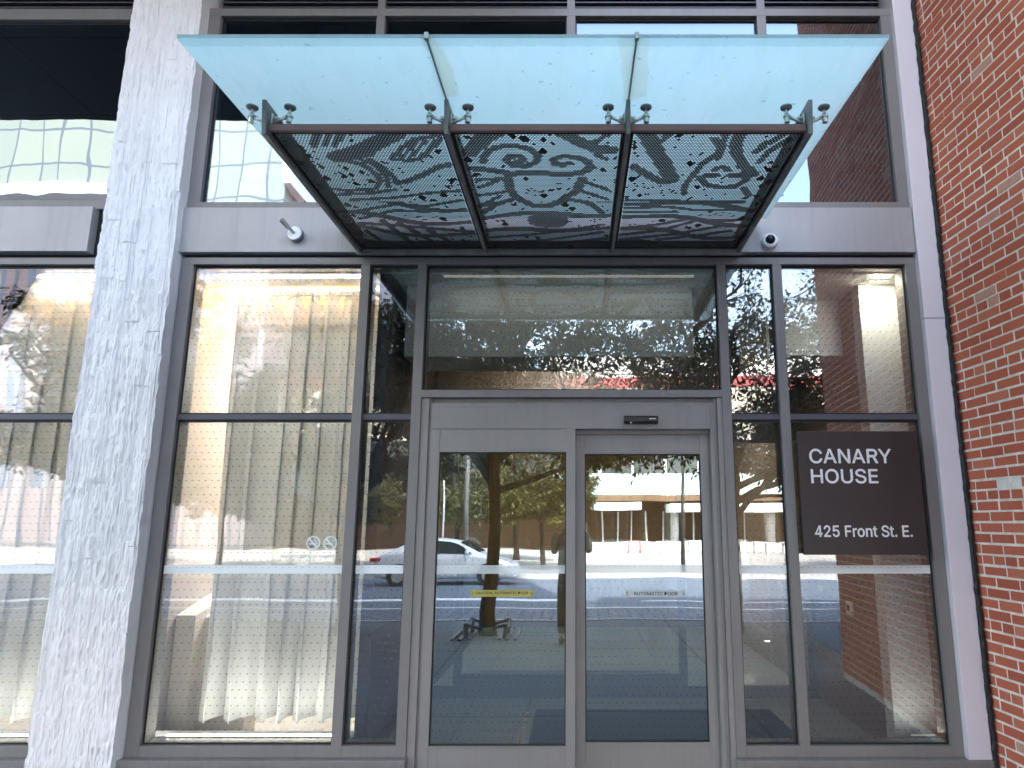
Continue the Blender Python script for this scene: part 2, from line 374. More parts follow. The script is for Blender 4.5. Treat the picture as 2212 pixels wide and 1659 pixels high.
# ================================================================== the entrance building
B = thing('entrance_building', 'grey framed glass storefront of a condo building with a white board-marked concrete pier', 'building', (-.19, 0, 0))
FY, FD = 0.0, .17              # frame front and depth
J0, M1, M2, M3, M4, J1 = (-2.815,-2.73), (-1.53,-1.465), (-1.125,-1.06), (1.008,1.07), (1.405,1.47), (2.355,2.43)
for a, b in (J0, M1, M2, M3, M4, J1):
    bx('mullion', a, b, FY, FD, .159, 3.407, M['frame'], B)
bx('head_rail', -2.815, 2.43, FY, FD, 3.407, 3.459, M['frame'], B)
for a, b in ((J0[1], M1[0]), (M1[1], M2[0]), (M3[1], M4[0]), (M4[1], J1[0])):
    bx('bottom_rail', a, b, FY+.002, FD, .159, .226, M['frame'], B)
    bx('transom_bar', a, b, FY+.022, FD, 2.290, 2.328, M['frame_dark'], B)
for a, b in ((-2.85, -1.05), (1.0, 2.60)):
    s_ = MB(); s_.box(a, b, -.055, FD, .118, .158); s_.box(a, b, -.035, FD, .06, .1175); s_.build('sill', M['frame'], B, .003)
    bx('base_curb', a, b, -.01, FD, 0, .0595, M['gasket'], B)
bx('transom_rail', M2[1], M3[0], FY-.002, FD, 2.442, 2.494, M['frame'], B)
bx('recessed_gap', -2.815, 2.43, .03, FD, 3.4595, 3.4865, M['gasket'], B, 0)
bx('fascia_panel', -2.835, 2.425, -.032, FD, 3.487, 3.829, M['fascia'], B, .003)
bx('sill_rail', -2.83, 2.43, -.004, FD, 3.8295, 3.884, M['frame'], B)
bx('head_rail', -2.83, 2.43, FY, FD, 5.432, 5.497, M['frame'], B)
for a, b in ((-2.83,-2.735), (-1.533,-1.469), (-.068,0), (1.398,1.469), (2.352,2.43)):
    bx('mullion', a, b, FY+.001, FD, 3.884, 5.432, M['frame'], B)
    if a > -2.8 and b < 2.4: bx('mullion', a+.004, b-.004, FY+.001, FD, 5.497, 5.95, M['frame'], B)
def louvre(x0, x1):
    m = MB(); m.box(x0, x1, .12, .17, 5.50, 5.95)
    for i in range(10):
        z = 5.512+i*.044; m.add([(x0,.012,z),(x1,.012,z),(x1,.10,z+.034),(x0,.10,z+.034),(x0,.012,z+.010),(x1,.012,z+.010),(x1,.10,z+.044),(x0,.10,z+.044)], [(0,3,2,1),(4,5,6,7),(0,1,5,4),(1,2,6,5),(2,3,7,6),(3,0,4,7)])
    m.build('louvre', M['frame_dark'], B)
for a, b in ((-2.735,-1.529), (-1.473,-.064), (-.004,1.402), (1.465,2.352), (-7.0,-3.44)): louvre(a, b)
bx('head_rail', -2.83, 2.43, .0, FD, 5.951, 6.35, M['frame'], B)

def pane(x0, x1, z0, z1, mat, y=.040, parent=None, th=.012):
    w_ = bpy.data.objects.new('window', None); COL.objects.link(w_); w_.parent = parent or B
    w_.location = (0, 0, 0) if False else tuple(-c for c in (parent or B).location)
    bx('pane', x0, x1, y, y+th, z0, z1, M[mat], w_, 0)
    g = MB(); t_ = .011
    g.box(x0, x1, y-.006, y-.0005, z1-t_*1.6, z1); g.box(x0, x1, y-.006, y-.0005, z0, z0+t_)
    g.box(x0, x0+t_, y-.006, y-.0005, z0+t_, z1-t_*1.6); g.box(x1-t_, x1, y-.006, y-.0005, z0+t_, z1-t_*1.6)
    g.build('gasket', M['gasket'], w_)
    return w_
for a, b in ((J0[1], M1[0]), (M1[1], M2[0]), (M3[1], M4[0]), (M4[1], J1[0])):
    pane(a, b, .226, 2.290, 'glass'); pane(a, b, 2.328, 3.407, 'glass')
pane(M2[1], M3[0], 2.494, 3.407, 'glass')
for a, b in ((-2.735,-1.533), (-1.469,-.068), (0,1.398), (1.469,2.352)): pane(a, b, 3.884, 5.432, 'glass_upper', .045)

# left bay beyond the pier
LX = -3.36
bx('head_rail', -7.0, LX, FY, FD, 3.407, 3.459, M['frame'], B)
bx('recessed_gap', -7.0, LX, .03, FD, 3.4595, 3.4865, M['gasket'], B, 0)
bx('fascia_panel', -7.0, -3.47, -.05, .05, 3.487, 3.829, M['fascia'], B, .003)
bx('recessed_gap', -3.4695, LX, .02, FD, 3.487, 3.829, M['gasket'], B, 0)
bx('sill_rail', -7.0, LX, -.004, FD, 3.8295, 3.90, M['frame'], B)
bx('head_rail', -7.0, LX, FY, FD, 5.40, 5.495, M['frame'], B)
bx('sill', -7.0, LX, -.055, FD, .06, .158, M['frame'], B, .003)
bx('bottom_rail', -7.0, LX, FY+.002, FD, .159, .226, M['frame'], B)
bx('transom_bar', -5.27, LX, FY+.022, FD, 2.290, 2.328, M['frame_dark'], B)
bx('transom_bar', -7.0, -5.335, FY+.022, FD, 2.290, 2.328, M['frame_dark'], B)
for z0, z1 in ((.226, 3.407), (3.90, 5.40)): bx('mullion', -5.335, -5.27, FY+.001, FD, z0, z1, M['frame'], B)
for a, b in ((-5.27, LX), (-7.0, -5.335)):
    pane(a, b, .226, 2.290, 'glass'); pane(a, b, 2.328, 3.407, 'glass'); pane(a, b, 3.90, 5.40, 'glass_upper', .045)
bx('head_rail', -7.0, LX, .0, FD, 5.951, 6.35, M['frame'], B)

# pale flashing beside the brick, in two lengths, and its black sealant
bx('flashing', 2.431, 2.575, -.045, FD, .159, 2.992, M['strip'], B, .003)
bx('flashing', 2.431, 2.575, -.046, FD, 2.996, 6.3, M['strip'], B, .003)

# concrete pier: ragged vertical board marks as real relief
def pier():
    x0, x1, z0, z1 = -3.35, -2.825, 0, 6.35
    nx, nz = 170, 1000; rng = np.random.default_rng(4)
    X, Z = np.meshgrid(np.linspace(x0, x1, nx), np.linspace(z0, z1, nz))
    def vn(fx, fz, seed):
        r = np.random.default_rng(seed); gx, gz = int(fx*(x1-x0))+3, int(fz*(z1-z0))+3; g = r.random((gz, gx))
        u = (X-x0)*fx; v = (Z-z0)*fz; i = u.astype(int); j = v.astype(int); a = u-i; b = v-j; a = a*a*(3-2*a); b = b*b*(3-2*b)
        return (g[j,i]*(1-a)+g[j,i+1]*a)*(1-b)+(g[j+1,i]*(1-a)+g[j+1,i+1]*a)*b
    xw = .010*(vn(8, 1.2, 1)-.5)
    h = .006*(vn(44, 2.4, 2)-.5)+.009*(vn(95, 9, 3)-.5)+.006*(vn(16, 1.0, 5)-.5)+.008*(vn(120, 32, 9)-.5)
    h *= .45+1.1*vn(3.2, .7, 21)
    # strips of board that start and stop, with a lip
    for k in range(26):
        xa = x0+rng.random()*(x1-x0); wd = .03+.09*rng.random(); za = z0+rng.random()*6.2; ln = .4+2.0*rng.random()
        msk = ((X+xw > xa) & (X+xw < xa+wd) & (Z > za) & (Z < za+ln)); h += msk*(.008 if k % 2 else -.007)
    tear = vn(90, 9, 7); h -= .012*np.clip((tear-.80)/.1, 0, 1)
    Y = -.105-h
    # ragged arrises
    ed = .006*(vn(4, 14, 8)-.5); X = X.copy(); X[:, 0] += ed[:, 0]*1.3; X[:, -1] += ed[:, -1]*1.3
    V = np.stack([X, Y, Z], -1).reshape(-1, 3); m = MB(); m.v = [tuple(p) for p in V]
    idx = np.arange(nx*nz).reshape(nz, nx)
    m.f = [tuple(q) for q in np.stack([idx[:-1,:-1], idx[:-1,1:], idx[1:,1:], idx[1:,:-1]], -1).reshape(-1, 4)]
    n = len(m.v)
    for col in (0, nx-1):
        b0 = len(m.v); m.v += [(float(X[j, col]), .17, float(Z[j, col])) for j in range(nz)]
        for j in range(nz-1):
            a, b = int(idx[j, col]), int(idx[j+1, col]); c, d = b0+j+1, b0+j
            m.f.append((a, d, c, b) if col else (a, b, c, d))
    return m.build('concrete_pier', M['concrete'], B)
pier()

# mass of the building over and behind the storefront
up = MB(); up.box(-40, -.05, -2.8, .30, 6.351, 26); soff = up.build('overhang', M['soffit'], B)
u2 = MB(); u2.box(-.0495, 2.61, .0, .30, 6.351, 26); u2.box(-40, 2.61, .3001, 16, 5.96, 26); u2.build('upper_wall', M['mass'], B)
u3 = MB(); u3.box(-40, -7.0005, .0, 16, 0, 5.959); u3.box(-6.999, 2.61, 7.6, 16, 0, 5.959); u3.box(2.50, 2.61, .175, 7.599, 0, 5.959); u3.build('side_wall', M['mass'], B)
# upper storey room: dark
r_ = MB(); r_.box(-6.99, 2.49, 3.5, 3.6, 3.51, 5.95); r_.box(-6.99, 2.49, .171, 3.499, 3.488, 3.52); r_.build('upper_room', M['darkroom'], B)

# ------------------------------------------------------------------ lobby inside
bx('floor', -6.99, 2.49, .171, 7.59, 0, .06, M['floor'], B, 0)
bx('ceiling', -6.99, 2.49, .171, 7.59, 3.40, 3.487, M['ceiling'], B, 0)
bx('back_wall', -6.99, 2.49, 6.2, 6.3, .061, 3.399, M['woodwall'], B, 0)
bx('side_partition', 2.18, 2.26, .56, 6.19, .061, 3.399, M['brownwall'], B, 0)
bx('white_pier', 2.185, 2.475, .42, .559, .061, 3.399, M['white'], B, .003)
bx('ceiling_bulkhead', 1.56, 2.179, .80, 1.75, 2.93, 3.399, M['white'], B, .003)
bx('ceiling_bulkhead', -1.30, .90, .42, .95, 2.83, 3.399, M['ceiling'], B, .003)
bx('slot_diffuser', 1.60, 2.12, 1.76, 1.80, 2.86, 2.90, M['black'], B, 0)
# lobby to the left: side partition between lobby and vestibule, niche wall, low partition
bx('side_partition', -1.44, -1.36, .172, 6.19, .061, 3.399, M['frame_dark'], B, 0)
bx('side_partition', -3.25, -2.93, .172, 3.5, .061, 3.399, M['interior_dim'], B, 0)
lo = MB(); lo.prism([(.62, .061), (2.4, .061), (2.4, 1.35), (.62, .93)], -2.925, -2.78); lo.prism([(.75,.061),(.95,.061),(.95,.98),(.75,.90)], -2.779, -2.42)
lo.build('low_partition', M['interior'], B, .004)
bx('inner_sill', -2.925, -1.445, .172, .30, .061, .235, M['white'], B, .004)
bx('inner_sill', -6.95, -3.26, .172, .30, .061, .235, M['white'], B, .004)
# inner doors of the vestibule
IY = 1.92
bx('floor_divider', -.405, -.385, .30, 1.88, .0601, .066, M['brass'], B, 0)
fr = MB()
for a, b in ((-1.10,-1.03), (-.045,.015), (.945,1.01), (-1.35,-1.28), (2.10,2.178)): fr.box(a, b, IY, IY+.09, .061, 2.35)
for a, b in ((-1.0299,-.0451), (.0151,.9449)): fr.box(a, b, IY+.001, IY+.088, .061, .26)
for a, b in ((-1.2799,-1.1001), (1.0101,2.0999)): fr.box(a, b, IY+.001, IY+.088, .061, .16)
fr.box(-1.35, 2.178, IY, IY+.09, 2.3501, 2.50); fr.box(-1.35, 2.178, IY, IY+.09, 2.5001, 3.399)
fr.build('inner_door_frame', M['frame'], B, .002)
bx('inner_glazing', -1.279, 2.099, IY+.045, IY+.053, .17, 2.349, M['glass_plain'], B, 0)

# ------------------------------------------------------------------ doorway
H = MB(); H.box(-1.059, -1.005, .012, FD, .06, 2.441); H.box(-1.0045, -.985, .028, FD, .06, 2.441); H.build('door_jamb', M['door'], B, .002)
H = MB(); H.box(.922, .948, .020, FD, .06, 2.405); H.box(.9485, .973, .034, FD, .06, 2.441); H.box(.9735, 1.0075, .012, FD, .06, 2.441); H.build('door_jamb', M['door'], B, .002)
hd = MB(); hd.box(-.984, .9215, .020, FD, 2.376, 2.405); hd.box(-.984, .9215, .004, FD, 2.224, 2.3755); hd.box(-.984, .948, .05, FD, 2.4055, 2.441)
hd.build('door_header', M['door'], B, .002)
bx('threshold', -1.059, 1.0075, -.03, FD, 0, .059, M['fin'], B, .003)
def door_leaf(x0, x1, y, z0, z1, st, tr, br, label):
    d = bpy.data.objects.new('sliding_door', None); COL.objects.link(d); d.parent = B; d.location = tuple(-c for c in B.location); d['label'] = label
    f = MB(); f.box(x0, x0+st, y, y+.05, z0, z1); f.box(x1-st, x1, y, y+.05, z0, z1)
    f.box(x0+st+.0005, x1-st-.0005, y+.002, y+.05, z1-tr, z1); f.box(x0+st+.0005, x1-st-.0005, y+.002, y+.05, z0, z0+br)
    bd = .010; f.box(x0+st, x1-st, y-.004, y+.0015, z1-tr-bd, z1-tr-.0005); f.box(x0+st, x1-st, y-.004, y+.0015, z0+br+.0005, z0+br+bd)
    f.build('door_frame', M['door'], d, .0015)
    bx('pane', x0+st, x1-st, y+.020, y+.030, z0+br, z1-tr, M['glass_door'], d, 0)
    g = MB(); t_ = .007; a, b, c, e = x0+st, x1-st, z0+br+bd, z1-tr-bd
    g.box(a, b, y+.012, y+.0195, e-t_, e); g.box(a, b, y+.012, y+.0195, c, c+t_); g.box(a, a+t_, y+.012, y+.0195, c+t_, e-t_); g.box(b-t_, b, y+.012, y+.0195, c+t_, e-t_)
    g.build('gasket', M['gasket'], d)
    return d
dl = door_leaf(-.984, .0, .008, .062, 2.2235, .062, .148, .152, 'left door leaf standing in front with a yellow warning strip')
dr = door_leaf(.002, .920, .085, .062, 2.195, .062, .125, .152, 'right door leaf set back behind the left one with a pale strip')
bx('door_track', .001, .9215, .075, .14, 2.196, 2.2235, M['door'], B, .001)

# ------------------------------------------------------------------ writing on the glass and doors
M['sticker'] = simple('pale_sticker', (.62, .68, .68), .5, 0, .03, 9)
M['yellow'] = simple('yellow_sticker', (.50, .44, .10), .5, 0, .04, 9)
M['ink'] = simple('black_ink', (.02, .02, .02), .6, 0, .05, 9)
M['vinyl'] = simple('white_vinyl', (.80, .88, .87), .5, 0, .02, 9)
def arcs(m, cx, cz, y, side, k0=3):
    for i in range(k0):
        r = .010+i*.0055; pts = [(cx+side*(r*math.cos(q)-.006), y, cz+r*.85*math.sin(q)) for q in np.linspace(-.95, .95, 7)]
        m.tube(pts, .0011-.0002*i, 4)
st = bx('warning_sticker', .330, .733, .1026, .1046, 1.113, 1.154, M['sticker'], dr, 0); st['label'] = 'pale strip reading AUTOMATIC DOOR'
text('lettering', 'AUTOMATIC DOOR', .03, .292, .387, .1018, 1.1235, M['ink'], st, .001, .0004, h=.0205)
for cx_, sd_ in ((.350, -1), (.713, 1)): m_ = MB(); arcs(m_, cx_, 1.1335, .1018, sd_); m_.build('wave_mark', M['ink'], st)
st2 = bx('warning_sticker', -.686, -.277, .0256, .0276, 1.122, 1.163, M['yellow'], dl, 0); st2['label'] = 'yellow strip reading CAUTION, AUTOMATIC DOOR'
text('lettering', 'CAUTION, AUTOMATIC DOOR', .03, .345, -.654, .0248, 1.1335, M['ink'], st2, .001, .0004, h=.020)
for cx_, sd_ in ((-.668, -1), (-.295, 1)): m_ = MB(); arcs(m_, cx_, 1.1425, .0248, sd_, 2); m_.build('wave_mark', M['ink'], st2)
def nosmoke(cx, cz, r, vape):
    y = .0375; m = MB(); n = 36
    vs = []; fs = []
    for rr in (r, r*.78):
        for yy in (y-.0008, y): vs += [(cx+rr*math.cos(2*math.pi*k/n), yy, cz+rr*math.sin(2*math.pi*k/n)) for k in range(n)]
    for k in range(n):
        q = (k+1) % n; fs += [(k, q, 2*n+q, 2*n+k), (n+k, 3*n+k, 3*n+q, n+q), (k, n+k, n+q, q), (2*n+k, 2*n+q, 3*n+q, 3*n+k)]
    m.add(vs, fs)
    s2 = .7071; wd = r*.11; L = r*.8
    m.prism([(cx-L*s2-wd*s2, cz+L*s2-wd*s2), (cx-L*s2+wd*s2, cz+L*s2+wd*s2), (cx+L*s2+wd*s2, cz-L*s2+wd*s2), (cx+L*s2-wd*s2, cz-L*s2-wd*s2)][::-1], y-.0009, y-.0001, 'y')
    m.box(cx-r*.62, cx-r*.05, y-.0008, y-.0001, cz-r*.20, cz+r*.0)
    if vape:
        m.tube([(cx+r*.30, y-.0004, cz-r*.05), (cx+r*.45, y-.0004, cz-r*.12)], r*.10, 8)
        m.tube([(cx+r*.40, y-.0004, cz+r*.15), (cx+r*.38, y-.0004, cz+r*.32), (cx+r*.46, y-.0004, cz+r*.48)], [r*.10, r*.09, .0008], 8)
    else:
        m.tube([(cx+r*.52, y-.0004, cz-r*.1), (cx+r*.50, y-.0004, cz+r*.18), (cx+r*.22, y-.0004, cz+r*.34), (cx+r*.14, y-.0004, cz+r*.52), (cx+r*.30, y-.0004, cz+r*.60)], [r*.08, r*.10, r*.09, r*.07, r*.05], 8)
        m.box(cx+r*.1, cx+r*.40, y-.0008, y-.0001, cz-r*.20, cz+r*.0)
    return m
dc = bpy.data.objects.new('no_smoking_decal', None); COL.objects.link(dc); dc.parent = B; dc.location = tuple(-c for c in B.location)
nosmoke(-1.745, 1.463, .047, False).build('prohibition_symbol', M['vinyl'], dc)
nosmoke(-1.632, 1.463, .047, True).build('prohibition_symbol', M['vinyl'], dc)
text('lettering', 'No smoking or vaping', .04, .365, -1.955, .0375, 1.358, M['vinyl'], dc, .0008, .0004)

# ================================================================== canopy
CN = thing('entrance_canopy', 'frosted blue-green glass canopy on four steel fins over brown perforated metal panels above the doors', 'canopy', (-.19, -.05, 3.5))
FX = (-1.53, -.635, .26, 1.155)
for x in FX:
    MB().prism([(-1.625,3.638),(-1.600,3.468),(-.034,3.468),(-.034,3.64)], x-.0105, x+.0105).build('fin', M['fin'], CN, .0015)
gx = (-1.708, -.638, .263, 1.345)
def gz(y): return 3.632+(y+2.07)/1.945*.070
for i in range(3):
    a, b = gx[i]+(.0 if i == 0 else .004), gx[i+1]-(.0 if i == 2 else .004); m = MB()
    ya, yb = -2.075, -.125; za, zb = gz(ya), gz(yb); th = .018
    m.add([(a,ya,za),(b,ya,za),(b,yb,zb),(a,yb,zb),(a,ya,za+th),(b,ya,za+th),(b,yb,zb+th),(a,yb,zb+th)], [(0,3,2,1),(4,5,6,7),(0,1,5,4),(1,2,6,5),(2,3,7,6),(3,0,4,7)])
    m.build('glass_pane', M['canopy_glass'], CN, .0015)
for x in gx[1:3]:
    m = MB(); m.add([(x-.0038,-2.07,gz(-2.07)-.001),(x+.0038,-2.07,gz(-2.07)-.001),(x+.0038,-.13,gz(-.13)-.001),(x-.0038,-.13,gz(-.13)-.001),(x-.0038,-2.07,gz(-2.07)+.017),(x+.0038,-2.07,gz(-2.07)+.017),(x+.0038,-.13,gz(-.13)+.017),(x-.0038,-.13,gz(-.13)+.017)], [(0,3,2,1),(4,5,6,7),(0,1,5,4),(1,2,6,5),(2,3,7,6),(3,0,4,7)])
    m.box(x-.009, x+.009, -2.082, -2.062, 3.626, 3.656)
    m.build('sealant_joint', M['silicone'], CN)
def spider(x, y):
    s_ = bpy.data.objects.new('spider_fitting', None); COL.objects.link(s_); s_.parent = CN; s_.location = (x-CN.location.x, y-CN.location.y, 0)
    zg = gz(y)-3.5
    a = MB()
    for sg in (-1, 1):
        a.box(*(sorted((sg*.0115, sg*.017))), -.02, .02, .045, .105)                     # cheek plate
        a.tube([(sg*.017, 0, .085), (sg*.042, 0, .085)], .0105, 12)                    # boss
        a.tube([(sg*.018, .0, .058), (sg*.050, .0, .076), (sg*.090, 0, .098)], [.009, .0075, .010], 10)      # arm
    a.build('arm', M['steel'], s_, 0, True, True)
    for sg in (-1, 1):
        b = MB(); X = sg*.095
        b.tube([(X,0,.062),(X,0,.090)], .0135, 14); b.tube([(X,0,.0905),(X,0,.097),(X,0,.112)], [.019,.019,.012], 16)
        b.tube([(X,0,.112),(X,0,zg-.016)], .006, 10)
        b.build('bolt', M['steel'], s_, 0, False, True)
        d = MB(); d.tube([(X,0,zg-.016),(X,0,zg-.009),(X,0,zg-.001)], [.020,.029,.029], 22); d.build('clamp_disc', M['fin'], s_, 0, False, True)
for x in FX: spider(x, -1.545)

FEAT = [
(0.03,[(-1.16,-1.56),(-1.24,-1.43)]),
(0.03,[(-1.23,-1.54),(-1.29,-1.44)]),
(0.03,[(-1.28,-1.56),(-1.35,-1.43)]),
(0.09,[(-1.27,-1.32),(-1.18,-1.36),(-1.08,-1.42),(-0.97,-1.49),(-0.89,-1.55)]),
(0.05,[(-1.2,-1.32),(-1.09,-1.35),(-1.02,-1.44),(-0.87,-1.55)]),
(0.035,[(-1.26,-1.3),(-1.16,-1.25),(-1.11,-1.14),(-1.11,-1.05),(-1.16,-0.96),(-1.33,-0.94),(-1.4,-0.96)]),
(0.03,[(-1.1,-1.29),(-1.05,-1.22),(-1.02,-1.1),(-1.02,-1.03)]),
(0.03,[(-1.14,-1.29),(-1.08,-1.22),(-1.06,-1.1),(-1.08,-0.99)]),
(0.04,[(-1.02,-1.03),(-0.96,-1.05),(-0.85,-1.13),(-0.74,-1.22),(-0.68,-1.24)]),
(0.028,[(-0.98,-1.3),(-0.9,-1.41),(-0.81,-1.5),(-0.68,-1.53)]),
(0.03,[(-0.98,-1.3),(-0.89,-1.28),(-0.83,-1.3),(-0.74,-1.42),(-0.68,-1.51)]),
(0.02,[(-0.92,-1.32),(-0.81,-1.47)]),
(0.02,[(-0.89,-1.3),(-0.76,-1.48)]),
(0.03,[(-1.41,-0.89),(-1.2,-0.91),(-1.05,-0.95)]),
(0.03,[(-1.35,-0.82),(-1.08,-0.85),(-0.86,-0.91),(-0.67,-0.94)]),
(0.03,[(-1.38,-0.66),(-1.1,-0.76),(-0.9,-0.74),(-0.68,-0.82)]),
(0.03,[(-1.37,-0.56),(-1.12,-0.68),(-0.95,-0.66),(-0.69,-0.69)]),
(0.04,[(-1.39,-0.49),(-1.18,-0.46),(-0.67,-0.35)]),
(0.04,[(-1.24,-0.53),(-1.14,-0.17)]),
(0.04,[(-1.14,-0.49),(-0.98,-0.17)]),
(0.04,[(-1.0,-0.44),(-0.86,-0.17)]),
(0.03,[(-1.39,-0.38),(-1.33,-0.17)]),
(0.06,[(-0.45,-1.55),(-0.56,-1.36)]),
(0.06,[(-0.38,-1.55),(-0.46,-1.49),(-0.54,-1.36)]),
(0.04,[(-0.5,-1.27),(-0.47,-1.36),(-0.41,-1.42),(-0.33,-1.44),(-0.25,-1.41),(-0.2,-1.34),(-0.21,-1.27),(-0.27,-1.22),(-0.34,-1.23),(-0.37,-1.28),(-0.34,-1.33),(-0.29,-1.33),(-0.28,-1.28),(-0.32,-1.27)]),
(0.04,[(0.08,-1.22),(0.07,-1.27),(0.02,-1.31),(-0.06,-1.33),(-0.12,-1.3),(-0.11,-1.25),(-0.07,-1.23),(-0.04,-1.26)]),
(0.05,[(-0.57,-1.2),(-0.46,-1.18),(-0.36,-1.14),(-0.2,-1.15),(-0.06,-1.13),(0.03,-1.15),(0.09,-1.21)]),
(0.05,[(-0.38,-1.09),(-0.38,-0.93),(-0.33,-0.82),(-0.25,-0.74),(-0.16,-0.74),(-0.07,-0.83),(0.01,-0.95),(0.04,-1.08)]),
(0.17,[(-0.21,-0.53),(-0.14,-0.52)]),
(0.04,[(-0.39,-0.82),(-0.49,-0.76),(-0.57,-0.65)]),
(0.04,[(-0.12,-0.76),(-0.04,-0.83),(0.08,-0.78),(0.17,-0.65)]),
(0.07,[(-0.06,-1.55),(0.02,-1.47),(0.11,-1.4),(0.19,-1.39)]),
(0.03,[(0.1,-1.47),(0.16,-1.54)]),
(0.03,[(0.11,-1.34),(0.17,-1.3)]),
(0.03,[(-0.55,-1.07),(-0.38,-1.09)]),
(0.03,[(-0.56,-0.98),(-0.45,-1.05)]),
(0.03,[(-0.56,-0.88),(-0.4,-0.93)]),
(0.03,[(-0.56,-0.76),(-0.45,-0.87)]),
(0.03,[(0.05,-1.05),(0.19,-0.95)]),
(0.03,[(0.04,-0.93),(0.19,-0.83)]),
(0.03,[(-0.57,-0.26),(-0.24,-0.32),(0.18,-0.47)]),
(0.03,[(-0.58,-0.17),(-0.18,-0.22),(0.18,-0.35)]),
(0.08,[(0.35,-1.56),(0.41,-1.4),(0.49,-1.22),(0.54,-1.08)]),
(0.05,[(0.54,-1.05),(0.48,-1.05),(0.39,-1.14),(0.32,-1.22)]),
(0.03,[(0.47,-1.55),(0.43,-1.46)]),
(0.035,[(0.7,-1.5),(0.75,-1.43),(0.75,-1.35),(0.69,-1.27),(0.66,-1.14),(0.63,-1.0),(0.64,-0.9)]),
(0.045,[(0.7,-1.09),(0.75,-1.01),(0.84,-0.98),(0.92,-0.99),(0.97,-1.07),(0.93,-1.2),(0.87,-1.3)]),
(0.03,[(0.75,-1.54),(0.76,-1.42),(0.76,-1.3)]),
(0.06,[(0.82,-1.54),(0.82,-1.45),(0.85,-1.35),(0.92,-1.22),(0.99,-1.14)]),
(0.04,[(1.04,-1.54),(0.97,-1.44),(0.94,-1.37)]),
(0.035,[(1.08,-1.49),(1.01,-1.38),(0.99,-1.27)]),
(0.04,[(0.73,-1.12),(0.79,-1.12)]),
(0.04,[(0.86,-1.12),(0.92,-1.12)]),
(0.04,[(0.77,-1.19),(0.8,-1.22),(0.84,-1.18)]),
(0.03,[(0.97,-0.98),(1.03,-0.87)]),
(0.03,[(0.3,-0.82),(0.56,-0.81),(0.79,-0.79),(1.02,-0.79)]),
(0.03,[(0.3,-0.71),(0.56,-0.73),(0.75,-0.68),(0.99,-0.69)]),
(0.03,[(0.3,-0.65),(0.63,-0.66)]),
(0.035,[(0.29,-0.41),(0.54,-0.47),(0.71,-0.55)]),
(0.035,[(0.29,-0.3),(0.55,-0.37),(0.78,-0.53),(1.02,-0.53)]),
(0.035,[(0.36,-0.24),(0.68,-0.32),(0.98,-0.46)]),
(0.035,[(0.56,-0.22),(0.82,-0.29),(1.03,-0.37)]),
]
